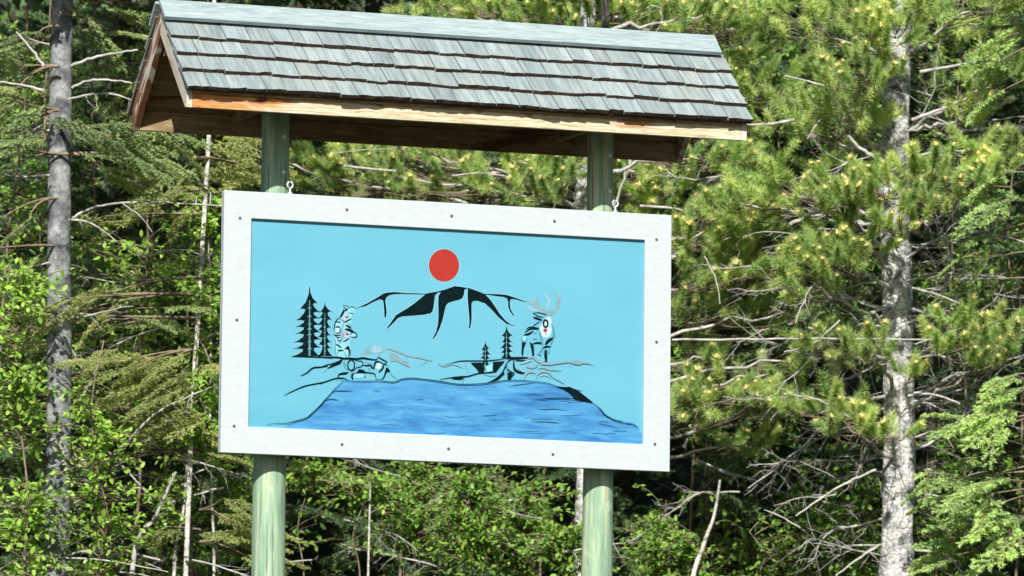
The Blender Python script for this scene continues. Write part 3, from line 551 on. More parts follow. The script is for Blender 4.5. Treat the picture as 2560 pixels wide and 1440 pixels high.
def spray_arrays(rng, L=.6, nb=15, bl=.2, nl=.021, wd=.0085, step=.0085, tip=False, mi=0):
    """a flat drooping conifer bough along +X"""
    P = []; A_ = []; MI = []; segs = []
    def line(p0, d, ln, droop, nlv, tipfrac=0):
        k = max(3, int(ln/step)); t = np.linspace(0, 1, k); pts = p0+np.outer(t*ln, d); pts[:, 2] -= droop*(t*ln)**2
        dd = norm(np.gradient(pts, axis=0)); sd = norm(np.cross(dd, [0, 0, 1.]))
        for ang in (0, 2.2, 4.1):
            a_ = ang+rng.random(k)*1.2; rad = sd*np.cos(a_)[:, None]+np.cross(sd, dd)*np.sin(a_)[:, None]
            P.append(pts); A_.append(norm(dd*.75+rad)); MI.append(np.where(t > 1-tipfrac, 1, 0) if tip else np.zeros(k, int))
        segs.append((pts[0], pts[-1], .0022))
        return pts, dd
    pts, dd = line(np.zeros(3), np.array([1., 0, .12]), L, .35, nl, .12)
    for i in range(nb):
        f = .1+.85*i/nb; p = pts[int(f*(len(pts)-1))]; ln = bl*(1-.75*f)*rng.uniform(.7, 1.15)+.03; an = math.radians(rng.uniform(42, 62)); sg = 1 if i % 2 else -1
        d = np.array([math.cos(an), sg*math.sin(an), rng.uniform(-.12, .12)]); q, _ = line(p, d, ln, .5, nl, .45)
        if ln > .1:
            for j in range(3):
                pp = q[int((.3+.22*j)*(len(q)-1))]; a2 = an+math.radians(rng.choice((-38, 38))); line(pp, np.array([math.cos(a2), sg*math.sin(a2), rng.uniform(-.15, .1)]), ln*.42*rng.uniform(.6, 1.1), .5, nl, .6)
    P = np.concatenate(P); A_ = np.concatenate(A_); MI = np.concatenate(MI); k = len(P); V, F = needle_tmpl(nl, wd); R = frames(A_, rng.random(k)*6.28); S = rng.uniform(.8, 1.15, k)
    parts = []
    for m_ in (0, 1):
        q = MI == m_
        if q.any(): parts.append((V*(1.0 if m_ == 0 else 1.25), F, P[q], R[q], S[q], m_, rng.random(q.sum())*.3))
    for a0, b0, r in segs:
        d = norm(b0-a0); s_ = norm(np.cross(d, [0, 0, 1.]))*r; u_ = np.cross(s_, d); tv = np.array([a0+s_, a0-s_*.5+u_, a0-s_*.5-u_, b0])
        parts.append((tv, np.array([(0,1,3),(1,2,3),(2,0,3)]), np.zeros((1, 3)), np.eye(3)[None], [1], 2, np.zeros(1)))
    return parts
def sprays(nm, mat, n, **kw):
    return [scatter_mesh('bough', spray_arrays(np.random.default_rng(40+i+len(nm)), L=random.uniform(.5, .75), nb=random.randint(12, 17), **kw), [mat, MAT['spruce_tip'], MAT['brown_twig']]) for i in range(n)]
SPR = sprays('spruce', MAT['spruce_needle'], 4, tip=False)
SPT = sprays('tips', MAT['spruce_needle'], 3, tip=True, nl=.024, wd=.010)
SPO = sprays('olive', MAT['olive_needle'], 3, step=.009)
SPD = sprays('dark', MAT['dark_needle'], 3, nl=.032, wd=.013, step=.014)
LEAFV = np.array([(0,0,0),(.30,.24,.03),(.68,.23,.02),(1,0,-.06),(.68,-.23,.02),(.30,-.24,.03),(.5,0,-.03)])
LEAFF = np.array([(0,6,1),(1,6,2),(2,6,3),(3,6,4),(4,6,5),(5,6,0)])
def leafmesh(mat):
    me = scatter_mesh('leaf', [(LEAFV, LEAFF, np.zeros((1, 3)), np.eye(3)[None], [1.], 0, np.zeros(1))], [mat]); return me
LEAFM = leafmesh(MAT['leaf']); LEAFMD = leafmesh(MAT['leaf_dark'])
LEAFM4V = np.array([(0,0,0),(.45,.26,.03),(1,0,-.04),(.45,-.26,.03)]); LEAFM4F = np.array([(0,2,1),(0,3,2)])
TOCAM = -D_

def trunk(name, parent, base, pts, radii, mat, rings=60, sides=22, groove=None, rough=.035, seed=0):
    rg = np.random.default_rng(seed); P = catmull(np.array(pts), max(3, rings//len(pts))); k = len(P)
    zr = np.linspace(0, 1, len(radii)); r = np.interp(np.linspace(0, 1, k), zr, radii)
    an = np.arange(sides)*2*math.pi/sides; nz = rg.standard_normal((k, sides)); nz = (nz+np.roll(nz, 1, 0)+np.roll(nz, 1, 1))/1.7
    RR = r[:, None]*(1+rough*nz)
    if groove:
        ga, z0, z1, dp = groove; dlt = (an[None]-ga+math.pi) % (2*math.pi)-math.pi; zz = P[:, 2:3]
        RR = RR*(1-dp*np.exp(-(dlt/.2)**2)*np.clip((zz-z0)/.05, 0, 1)*np.clip((z1-zz)/.05, 0, 1))
    V = P[:, None]+np.stack([RR*np.cos(an), RR*np.sin(an), np.zeros_like(RR)], -1); b = MB()
    b.add(V.reshape(-1, 3), [(i*sides+j, i*sides+(j+1) % sides, (i+1)*sides+(j+1) % sides, (i+1)*sides+j) for i in range(k-1) for j in range(sides)]+[tuple((k-1)*sides+j for j in range(sides))])
    return b.build(name, mat, parent, True)
def dead_branch(parent, p, d, L, r, mat=None, seed=None, twigs=9, sag=.25, name='dead_branch'):
    rg = np.random.default_rng(seed if seed is not None else random.randrange(10**6)); b = MB()
    def grow(p, d, L, r, depth):
        n = max(5, int(L/.07)); pts = [np.array(p, float)]; dd = norm(d)
        for i in range(n):
            dd = norm(dd+rg.standard_normal(3)*.17+np.array([0, 0, -sag*.06*(1 if depth == 0 else .5)])); pts.append(pts[-1]+dd*L/n)
        pts = np.array(pts); b.tube(pts, np.linspace(r, r*.35, len(pts)), 5 if depth == 0 else 3)
        if depth < 2:
            for j in range(twigs if depth == 0 else 3):
                f = rg.uniform(.15, 1.); q = pts[min(int(f*n), n)]; t = norm(pts[min(int(f*n)+1, n)]-pts[max(int(f*n)-1, 0)])
                nd = norm(t*.8+rg.standard_normal(3)*.75+np.array([0, 0, -.25])); grow(q, nd, L*rg.uniform(.16, .42)*(1-.4*f), max(r*.42*(1-.4*f), .0017), depth+1)
    grow(p, d, L, r, 0); return b.build(name, mat or MAT['twig'], parent, True)
def line_branch(parent, pts, r0, r1, mat, name='branch', n=6):
    P = catmull(np.array(pts), 5); P[1:-1] += np.random.default_rng(len(pts)).standard_normal(P[1:-1].shape)*r0*.22; b = MB(); b.tube(P, np.linspace(r0, r1, len(P)), n); return b.build(name, mat, parent, True)

# ------------------------------------------------------------------ pines
def pine(px, s, pads, label, rad, top_px=None, seed=1, groove=None, crown_up=True, lean=0, extra_back=0, barkm='pine_bark', fill=()):
    rg = np.random.default_rng(seed); c0 = at(px, 720, s); gz = float(ground(c0[0], c0[1]))
    root = empty('pine_tree', (c0[0], c0[1], gz)); tag(root, label, 'tree', None)
    zz = np.linspace(gz-.2, gz+11, 14); P = [(c0[0]+.02*math.sin(z*1.7+seed)+lean*(z-c0[2]), c0[1], z) for z in zz]
    trunk('trunk', root, None, P, [rad*1.25, rad*1.08, rad, rad*.9, rad*.8, rad*.6, rad*.35, rad*.1], MAT[barkm], 150, 40, groove, .045, seed)
    twg = MB(); allsh = []
    for (x, y, rx, ry, n, ds) in pads:
        pc = at(x, y, s+ds); tz = pc[2]+rg.uniform(-.25, .05)-.12*abs(x-px)/400; tp = np.array([c0[0]+lean*(tz-c0[2]), c0[1], tz])
        if abs(x-px) > 60:
            mid = (tp+pc)/2+np.array([0, 0, rg.uniform(-.08, .16)]); br = bez(tp, mid, pc, 12); br[1:] += rg.standard_normal((11, 3))*.012
            b = MB(); b.tube(br, np.linspace(.017, .006, 12), 6); b.build('branch', MAT['twig'], root, True)
        else: br = bez(tp, tp*.5+pc*.5, pc, 12)
        w_ = rx*s/FPX; h_ = ry*s/FPX
        for i in range(int(n*1.6)):
            a = rg.random()*6.28; rr = math.sqrt(rg.random()); q = at(x+rx*rr*math.cos(a), y+ry*rr*math.sin(a), s+ds+rg.uniform(-.22, .22))
            root_pt = br[rg.integers(5, 12)]; ctr = pc
            ax = norm(np.array([0, 0, .75])+norm(q-root_pt)*.65+rg.standard_normal(3)*.33+TOCAM*.25)
            allsh.append((q, ax)); L = np.linalg.norm(q-root_pt)
            if L > .05: twg.tube(bez(root_pt, (root_pt+q)/2-np.array([0, 0, .12*L]), q, 6), np.linspace(.0042, .0022, 6), 3)
    # the rest of the crown: sparse shoots round the stem, on into the part above the picture
    rest = []
    if crown_up:
        for z in np.arange(gz+3.2, gz+11, .17):
            for j in range(10):
                a = rg.random()*6.28; rr = (1.25-.085*(z-gz))*rg.uniform(.35, 1.05); q = np.array([c0[0]+rr*math.cos(a), c0[1]+rr*math.sin(a), z+rg.uniform(-.1, .1)])
                X, Y = pix(q)
                if Y > -10: 
                    if rg.random() > extra_back or (q-c0)@D_ < .1: continue
                rest.append((q, norm(np.array([math.cos(a)*.6, math.sin(a)*.6, .7])+rg.standard_normal(3)*.3)))
                if j < 3: twg.tube(bez([c0[0], c0[1], z-.2], [c0[0]+rr*.5*math.cos(a), c0[1]+rr*.5*math.sin(a), z-.2], q, 5), np.linspace(.008, .003, 5), 3)
    for (x, y, rx, ry, n) in fill:
        for i in range(n):
            q = at(x+rx*rg.uniform(-1, 1), y+ry*rg.uniform(-1, 1), s+rg.uniform(.2, 1.3)); rest.append((q, norm(np.array([0, 0, .7])+rg.standard_normal(3)*.45+TOCAM*.3)))
    allsh.sort(key=lambda a_: float((a_[0]-CAM)@D_)); idx = list(range(len(allsh)))
    for i in idx[:300]:
        q, ax = allsh[i]; me = SHOOTS[rg.integers(0, 6)] if rg.random() < .68 else SHOOTS_NB[rg.integers(0, 3)]
        R = frames(ax[None], np.array([rg.random()*6.28]))[0]; link('shoot', me, root, M4(R, q, rg.uniform(.9, 1.35)))
    rest += [allsh[i] for i in idx[300:]]
    if rest:
        q = np.array([r_[0] for r_ in rest]); ax = np.array([r_[1] for r_ in rest]); k = len(q); R = frames(ax, rg.random(k)*6.28)
        parts = []
        n = 230; t = rg.random(n); th = rg.random(n)*6.28; sp = np.radians(rg.uniform(25, 85, n)); nax = np.stack([np.sin(sp)*np.cos(th), np.sin(sp)*np.sin(th), np.cos(sp)], 1)
        V, F = needle_tmpl(.052, .0046); NR = frames(nax, rg.random(n)*6.28); W = np.einsum('kij,vj->kvi', NR, V)+np.stack([t*0, t*0, t*.15], 1)[:, None]
        TV = W.reshape(-1, 3); TF = (F[None]+(np.arange(n)*3)[:, None, None]).reshape(-1, 3)
        parts.append((TV, TF, q, R, rg.uniform(.9, 1.35, k), 0, rg.random(k)))
        me = scatter_mesh('crown', parts, [MAT['pine_needle']]); c = link('crown', me, root); c['kind'] = 'stuff'
    if twg.v: c = twg.build('twigs', MAT['brown_twig'], root, True); c['kind'] = 'stuff'
    return root, c0
RIGHT = [(2230,30,150,40,16,-.4),(2010,55,110,45,12,-.2),(2170,90,120,40,16,-.6),(2150,190,110,45,14,-.6),(2080,265,120,45,14,-.4),(2480,205,80,45,11,-.3),(2420,30,120,35,9,-.2),
  (1990,330,80,35,7,-.1),(2120,330,90,30,7,-.2),(2430,300,60,40,6,-.2),(2190,480,160,50,24,-.8),(2370,450,120,55,20,-.8),(2250,560,100,26,11,-.8),(2490,400,80,45,11,-.5),(2080,540,70,40,9,-.5),(1960,470,110,50,12,.0),(1850,520,80,40,8,.1),
  (2060,650,110,40,15,-.7),(2130,620,90,40,11,-.7),(2030,715,70,35,9,-.7),(2180,885,50,20,5,-.6),(2290,930,45,20,4,-.5),(2100,860,110,26,10,-.5),(2430,850,110,62,22,-.7),(2480,900,80,30,9,-.6),(2120,1065,70,30,9,-.7),(2235,1092,60,20,5,-.7),(2050,1030,90,36,10,-.5)]
pine(2243, 46.2, RIGHT, 'tall pine with pale scaly grooved trunk right of the white sign', .098, seed=3, groove=(math.radians(-100), at(2240, 1175, 46.2)[2], at(2240, 905, 46.2)[2], .62), fill=[(2100,100,460,120,90),(1980,400,150,110,24),(2150,490,260,70,24),(1980,640,120,60,12),(2050,980,200,60,14)])
MID = [(1765,400,90,35,10,-.2),(1800,570,110,60,20,-.2),(1900,590,80,50,12,-.2),(1770,690,80,45,11,-.1),(1870,690,80,50,12,-.2),(1960,780,50,35,4,-.1),(1760,785,90,50,12,.1),(1880,800,70,40,8,.1),(1800,990,120,50,22,-.3),(1740,1040,60,40,7,-.2),(1920,1010,80,40,9,-.2),(1930,930,60,24,4,-.1),(2000,900,60,24,4,-.1),(1760,900,60,30,5,.1),(1880,1110,60,30,4,.2),(1900,240,70,50,8,.2),(1840,160,50,50,6,.3),(1880,60,90,45,12,.0),(1760,45,80,35,9,.0)]
pine(1502, 46.8, MID, 'slender pine right behind the right post, its tufts reaching past the white frame', .026, seed=5, crown_up=True, barkm='dark_bark', fill=[(1780,600,100,180,34),(1780,980,110,80,18),(1850,250,90,180,30)])
CEN = [(1240,25,90,22,9,-.2),(1370,55,80,25,9,-.2),(1120,12,70,14,5,-.2),(1560,35,100,30,10,-.2),(1650,65,90,25,9,-.1),(1700,20,60,30,5,.1),(800,440,70,50,12,.0),(900,400,60,30,8,.1),(985,450,80,45,13,-.1),(1090,410,70,32,9,.0),(1150,480,80,30,9,.1),(1245,450,70,50,10,.0),(1350,480,80,40,12,-.2),(1400,430,50,40,7,-.1),(1600,430,60,50,9,.0),(1660,490,70,50,10,.0),(1580,520,50,30,5,.0),(1640,590,60,30,5,.1),(1000,370,60,16,4,0),(1290,400,60,16,4,0)]
pine(1462, 48.0, CEN, 'pine with grey trunk seen above the roof ridge and behind the right post', .058, seed=9, extra_back=.0, fill=[(1100,430,400,80,60),(1450,30,480,60,70),(1640,500,110,80,14)])

# dead limbs of the right pine and bright bare branches
rp = [o for o in bpy.data.objects if o.name == 'pine_tree'][0]
def tp(py, s=46.2, px=2240): return at(px, py, s)
rg = np.random.default_rng(77)
for py in (290, 330, 395, 560, 620, 640, 700, 760, 775, 800, 815, 900, 985, 1000, 1010, 1060, 1095, 1130, 1180, 1230, 1300, 1370, 1400):
    for sg in (-1, 1):
        if rg.random() < .18: continue
        d = R_*sg+U_*rg.uniform(-.25, .3)+D_*rg.uniform(-.9, .0)
        dead_branch(rp, at(2240+sg*28, py+rg.uniform(-10, 10), 46.1), d, rg.uniform(.45, 1.25), rg.uniform(.006, .013), seed=int(rg.integers(1e6)), twigs=13)
for pts, r in (([(1680,850),(1900,848),(2100,846),(2330,850)], .0085), ([(1975,562),(2040,530),(2090,515),(2150,508)], .014), ([(2300,180),(2380,165),(2480,150)], .013), ([(2100,800),(2030,860),(1960,880)], .006), ([(1760,640),(1790,700),(1800,760)], .006),
               ([(2270,990),(2330,985),(2400,1010)], .011), ([(2190,1175),(2120,1205),(2060,1240),(1990,1290)], .010), ([(2195,1365),(2140,1400),(2090,1440)], .010), ([(1960,985),(2030,995),(2090,1020),(2130,1050)], .007), ([(2000,1320),(1950,1290),(1910,1275)], .006),
               ([(2280,300),(2330,280),(2365,270)], .014), ([(2200,400),(2150,370),(2120,340)], .015), ([(2060,215),(2010,200),(1960,190)], .007), ([(1690,640),(1640,660),(1600,665)], .007), ([(1985,300),(1920,310),(1860,312)], .011), ([(2280,720),(2340,735),(2400,760)], .008), ([(2290,860),(2420,815),(2510,800)], .005)):
    line_branch(rp, [at(x, y, 45.55) for x, y in pts], r, r*.6, MAT['twig'])
cp = [o for o in bpy.data.objects if o.name.startswith('pine_tree')][2]
for pts, r in (([(860,415),(930,422),(990,428)], .009), ([(730,410),(790,440),(810,470)], .009), ([(1600,515),(1680,520),(1740,535)], .010), ([(1575,400),(1555,460),(1535,520)], .012), ([(830,385),(900,375),(980,372)], .004), ([(1590,30),(1640,15),(1655,50),(1640,80)], .007), ([(1130,440),(1200,432),(1260,440)], .006), ([(1640,570),(1690,600),(1740,640)], .006)):
    line_branch(cp, [at(x, y, 47.3) for x, y in pts], r, r*.6, MAT['twig'])

rg = np.random.default_rng(31)
for (x, y, n_) in ((1990,570,3),(2060,600,3),(2330,640,4),(2400,700,4),(2470,760,3),(2100,780,4),(2020,800,3),(2350,800,4),(1900,640,2),(2380,330,3),(2450,310,3),(2050,370,2),(1930,840,3),(2330,1010,4),(2400,1050,3),(2070,980,3),(1980,1180,3),(2060,1230,3)):
    for i in range(n_):
        dead_branch(rp, at(x+rg.uniform(-40, 40), y+rg.uniform(-30, 30), rg.uniform(45.7, 46.4)), R_*rg.choice((-1, 1))+U_*rg.uniform(-.6, .5)+D_*rg.uniform(-.5, .5), rg.uniform(.22, .5), rg.uniform(.003, .006), seed=int(rg.integers(1e6)), twigs=7, sag=.6)
# ------------------------------------------------------------------ spruces
def bough(root, q, ax, meshes, rg, sc=1.):
    ax = norm(ax); h = np.array([0, 0, 1.]); b = norm(np.cross(h, ax)); c = np.cross(ax, b)
    tilt = rg.uniform(-.5, .5); b, c = b*math.cos(tilt)+c*math.sin(tilt), c*math.cos(tilt)-b*math.sin(tilt)
    # roll the flat side a little towards the viewer
    link('bough', meshes[rg.integers(0, len(meshes))], root, M4(np.stack([ax, b, c], 1), q, sc*rg.uniform(.8, 1.2)))
def conifer(px, s, label, rad, meshes, n, seed, y0=-60, y1=1500, spread=.9, barkm='dark_bark', name='spruce_tree', cat='tree', group=None, pads=(), upn=60, lean=0., trunk_rough=.02, live=None):
    rg = np.random.default_rng(seed); c0 = at(px, 720, s); gz = float(ground(c0[0], c0[1]))
    root = empty(name, (c0[0], c0[1], gz)); tag(root, label, cat, group)
    zz = np.linspace(gz-.2, gz+12, 14); trunk('trunk', root, None, [(c0[0]+lean*(z-c0[2])+.015*math.sin(z*1.3+seed), c0[1], z) for z in zz], [rad*1.2, rad*1.05, rad, rad*.88, rad*.75, rad*.55, rad*.3, rad*.1], MAT[barkm], 130, 22, None, trunk_rough, seed)
    limbs = MB()
    for i in range(n):
        X = px; Y = rg.uniform(y0, y1); z = at(px, Y, s)[2]; a = rg.random()*6.28; rr = rg.uniform(.0, .75)*spread
        dh = np.array([math.cos(a), math.sin(a), 0]); q = np.array([c0[0]+lean*(z-c0[2]), c0[1], z])+dh*(rr+.03); q[2] -= .25*rr+rg.uniform(0, .1)
        bough(root, q, dh+np.array([0, 0, -.25])+rg.standard_normal(3)*.25, meshes, rg)
        if i % 3 == 0: limbs.tube(bez([c0[0], c0[1], z+.02], [c0[0]+dh[0]*rr*.5, c0[1]+dh[1]*rr*.5, z-.02], q, 5), np.linspace(.009, .003, 5), 4)
    for (x, y, rx, ry, k, ds, sc) in pads:
        for i in range(k):
            q = at(x+rx*rg.uniform(-1, 1), y+ry*rg.uniform(-1, 1), s+ds+rg.uniform(-.2, .2)); sg = np.sign(x-px) or 1
            bough(root, q, R_*sg*.9+TOCAM*rg.uniform(-.2, .9)+np.array([0, 0, -.35])+rg.standard_normal(3)*.25, meshes, rg, sc)
            if i % 2 == 0: limbs.tube(bez(at(px, y-25, s), at((x+px)/2, y-30, s+ds*.5), q, 6), np.linspace(.011, .004, 6), 4)
    if upn:                                        # the crown above the picture, joined
        V, F = np.array([(0,0,0),(.5,.10,-.06),(.5,-.10,-.06),(.85,0,-.2),(.3,.16,-.05),(.3,-.16,-.05)]), np.array([(0,1,4),(0,5,2),(1,3,2),(0,2,1)])
        k = upn*26; z = rg.uniform(at(0, -90, s)[2], gz+12, k); a = rg.random(k)*6.28; rr = np.clip(1.3-.1*(z-gz), .15, 2)*rg.uniform(.0, .8, k)
        q = np.stack([c0[0]+rr*np.cos(a), c0[1]+rr*np.sin(a), z], 1); me = scatter_mesh('crown', [(V, F, q, frames(np.stack([np.cos(a), np.sin(a), a*0-.3], 1), None, 0), rg.uniform(.22, .5, k), 0, rg.random(k))], [MAT['dark_needle']])
        c = link('crown', me, root); c['kind'] = 'stuff'
    if limbs.v: c = limbs.build('limbs', MAT['brown_twig'], root, True); c['kind'] = 'stuff'
    return root
LS = conifer(148, 44.7, 'tall spruce with bare smooth grey trunk at the left edge', .078, SPR, 0, 11, barkm='spruce_bark', trunk_rough=.02, upn=60,
    pads=[(300,345,140,40,11,-.3,.75),(220,330,90,30,6,-.6,.7),(330,410,100,40,7,-.1,.7),(60,300,70,60,7,-.1,.7),(30,410,50,40,4,-.1,.7),(40,190,70,60,6,.1,.75),(70,90,80,50,6,.1,.75),(250,60,80,50,6,.5,.75),(330,20,70,30,4,.6,.7),(30,520,50,30,3,-.2,.7),(25,640,50,40,4,-.4,.8),(60,720,50,25,2,.2,.7),(360,800,80,40,4,.4,.7)])
conifer(-330, 44.9, 'spruce standing out of view whose bright tips reach in at the left', .07, SPT, 10, 12, 200, 700, upn=20, pads=[(20,430,60,25,3,-.3,.7),(60,300,50,20,2,-.3,.7),(50,620,60,30,3,-.4,.7)]) if False else None
conifer(2760, 45.4, 'young fir with bright green new tips at the right edge', .05, SPT, 0, 13, barkm='dark_bark', upn=30,
    pads=[(2540,460,40,60,4,-.1,.7),(2540,180,40,50,2,.2,.6),(2520,100,50,50,3,.3,.6),(2470,560,40,50,2,.4,.6),(2545,960,40,60,5,-.2,.65),(2490,1050,60,50,5,-.2,.65),(2440,1060,50,30,3,0,.6),(2480,1240,70,50,6,-.2,.7),(2520,1340,60,60,6,-.2,.7),(2400,1370,50,40,4,-.1,.6),(2360,1200,40,40,3,.2,.6),(2500,1170,60,30,3,.1,.6),(2400,720,50,40,2,.4,.5),(2480,640,50,40,2,.3,.5)])
conifer(500, 45.0, 'slender olive spruce between the left trunk and the sign', .016, SPO, 0, 14, upn=30, barkm='pale_bark', lean=.03,
    pads=[(400,960,80,40,7,-.3,.7),(480,1010,60,60,7,-.3,.7),(440,900,80,40,6,-.2,.7),(510,880,50,50,4,-.1,.7),(560,1300,60,60,7,-.2,.7),(590,1380,50,40,4,-.2,.7),(300,720,90,30,4,0,.6),(520,1100,50,50,4,-.1,.7),(560,330,60,30,5,.3,.7),(480,420,60,50,6,.3,.7),(560,420,50,40,5,.3,.7),(420,240,60,60,5,.4,.7),(520,390,90,50,6,.6,.7),(230,760,90,30,5,-.3,.6),(350,900,90,30,6,-.4,.6),(300,560,90,30,4,.2,.6),(90,820,80,40,5,-.2,.6),(200,1150,90,40,4,-.2,.6),(60,1050,60,40,4,-.2,.6),(420,500,90,30,4,.2,.6),(450,1350,80,40,4,-.2,.6)])
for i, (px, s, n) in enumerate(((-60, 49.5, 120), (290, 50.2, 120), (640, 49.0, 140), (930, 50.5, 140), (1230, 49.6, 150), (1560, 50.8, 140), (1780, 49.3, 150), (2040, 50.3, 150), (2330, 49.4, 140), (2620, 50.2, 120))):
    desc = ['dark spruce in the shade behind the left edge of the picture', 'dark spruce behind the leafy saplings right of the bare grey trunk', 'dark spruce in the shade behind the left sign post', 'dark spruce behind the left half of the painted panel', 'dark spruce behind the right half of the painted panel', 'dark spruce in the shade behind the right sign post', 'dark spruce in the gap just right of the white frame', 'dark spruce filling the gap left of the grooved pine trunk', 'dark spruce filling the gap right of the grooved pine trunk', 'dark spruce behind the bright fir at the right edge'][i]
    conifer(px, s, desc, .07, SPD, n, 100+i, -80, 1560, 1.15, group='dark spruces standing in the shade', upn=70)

# ------------------------------------------------------------------ saplings and undergrowth
def leaf_frames(rg, ax):
    """leaf lies along ax, its face turned up and to the light"""
    a = norm(ax); k = len(a); n = norm(np.array([[0, 0, .8]])+np.array(SUN)[None]*.8+rg.standard_normal((k, 3))*.5); n = norm(n-a*(n*a).sum(1)[:, None]); b = np.cross(n, a)
    return np.stack([a, b, n], 2)
def clump(p, seed=0.):
    return math.sin(p[0]*3.1+p[2]*1.9+seed)+math.sin(p[0]*1.7-p[2]*3.7+seed*1.7+p[1])+.6*math.sin(p[2]*7.3+p[0]*5.1)
def sapling(stems, s, label, n_tw, seed, size=.048, mat='leaf', lm_=None, barkm='pale_bark', r=.014, ymin=-80, name='sapling', cat='sapling', group=None, spread=.45, nobj=45, per=9, bias=None):
    rg = np.random.default_rng(seed); p0 = at(stems[0][0][0], stems[0][0][1], s); gz = float(ground(p0[0], p0[1])); root = empty(name, (p0[0], p0[1], gz)); tag(root, label, cat, group)
    P = []; A_ = []; tw = MB()
    for st in stems:
        pts = [at(x, y, s+rg.uniform(-.1, .1)) for x, y in st]; pts = np.array([[pts[0][0], pts[0][1], gz-.1]]+pts) if st[0][1] > 1380 else np.array(pts)
        C_ = catmull(pts, 8); b = MB(); b.tube(C_, np.linspace(r, r*.4, len(C_)), 8); b.build('stem', MAT[barkm], root, True)
        vis = [i for i, c in enumerate(C_) if -150 < pix(c)[1] < 1560] or [len(C_)-1]
        for i in range(int(2.3*n_tw)//len(stems)):
            c = C_[vis[rg.integers(0, len(vis))]]
            if len(P) > 2 and clump(c, s) < -.75: continue
            a = rg.random()*6.28; L = rg.uniform(.15, 1)*spread
            d = norm([math.cos(a), math.sin(a), rg.uniform(-.2, .7)]); e = c+d*L; e[2] -= .1*L
            if len(P) > 2 and clump(e, 1.) < -.55: continue
            br = bez(c, c+d*L*.5+np.array([0, 0, .06]), e, 7); tw.tube(br, np.linspace(.004, .0016, 7), 3)
            m_ = rg.integers(per-3, per+4); t = rg.uniform(.25, 1., m_); q = np.stack([np.interp(t, np.linspace(0, 1, 7), br[:, j]) for j in range(3)], 1)
            P.append(q+rg.standard_normal((m_, 3))*.012); A_.append(norm(d)*.5+rg.standard_normal((m_, 3))*.65+np.array([0, 0, -.12]))
    P = np.concatenate(P); A_ = np.concatenate(A_); S = size*rg.uniform(.6, 1.3, len(P)); R = leaf_frames(rg, A_)
    dep = (P-CAM)@D_; order = np.argsort(dep-2*S); nobj = min(nobj, len(P)//2); nb = order[:nobj]; rest = order[nobj:]
    for i in nb: link('leaf', lm_ or LEAFM, root, M4(R[i], P[i], float(S[i])))
    me = scatter_mesh('foliage', [(LEAFV, LEAFF, P[rest], R[rest], S[rest], 0, rg.random(len(rest)))], [MAT[mat]]); c = link('foliage', me, root); c['kind'] = 'stuff'
    c = tw.build('twigs', MAT['brown_twig'], root); c['kind'] = 'stuff'
    return root
sapling([[(330,1435),(390,1290),(440,1180)]], 44.4, 'bare pale leaning stem low between the left trunk and the sign', 6, 20, r=.021, spread=.3, barkm='twig')
sapling([[(435,1440),(455,1300),(470,1150),(480,1000),(490,850),(500,700)]], 44.9, 'leafy sapling with pale stem left of the left sign post', 90, 21, r=.014, spread=.45)
sapling([[(535,1440),(530,1250),(525,1000),(528,800),(520,600),(515,520)]], 45.2, 'leafy sapling rising beside the left edge of the white frame', 120, 22, r=.011, spread=.42)
sapling([[(250,1440),(270,1300),(240,1150),(230,1000),(260,850)]], 44.3, 'leafy sapling in front of the foot of the left trunk', 75, 23, size=.042, r=.009, spread=.42, barkm='brown_twig')
sapling([[(60,1440),(70,1250),(50,1050),(40,850),(60,700)]], 44.2, 'leafy sapling at the lower left corner', 140, 24, size=.049, r=.010, spread=.5, barkm='brown_twig')
sapling([[(330,1440),(350,1200),(340,1000),(360,800),(370,600),(360,450),(350,200),(340,-60)]], 46.0, 'tall leafy sapling behind the bare branches left of the sign', 230, 25, size=.044, r=.012, spread=.6, barkm='brown_twig')
sapling([[(240,1440),(235,1000),(240,600),(230,300),(240,0),(250,-80)]], 46.6, 'tall leafy sapling close behind the left trunk', 230, 26, size=.042, r=.012, spread=.6, barkm='brown_twig')
sapling([[(480,1440),(470,900),(470,650),(490,550),(450,300),(440,100)]], 47.0, 'leafy sapling under the left eave of the roof', 260, 27, size=.042, r=.012, spread=.6, barkm='brown_twig')
sapling([[(-20,1440),(0,900),(20,600),(60,300),(70,0),(80,-80)]], 46.8, 'tall leafy sapling at the far left behind the trunk', 230, 28, size=.042, r=.012, spread=.65, barkm='brown_twig')
sapling([[(1725,1500),(1760,1360),(1785,1290),(1800,1200)]], 46.2, 'pale crooked birch stem low to the right of the sign', 26, 29, r=.021, barkm='pale_bark', size=.035, name='birch_sapling')
sapling([[(920,1460),(925,1250),(928,1190)]], 46.6, 'thin pale stem under the board between the posts', 14, 30, r=.010, barkm='pale_bark', size=.035)
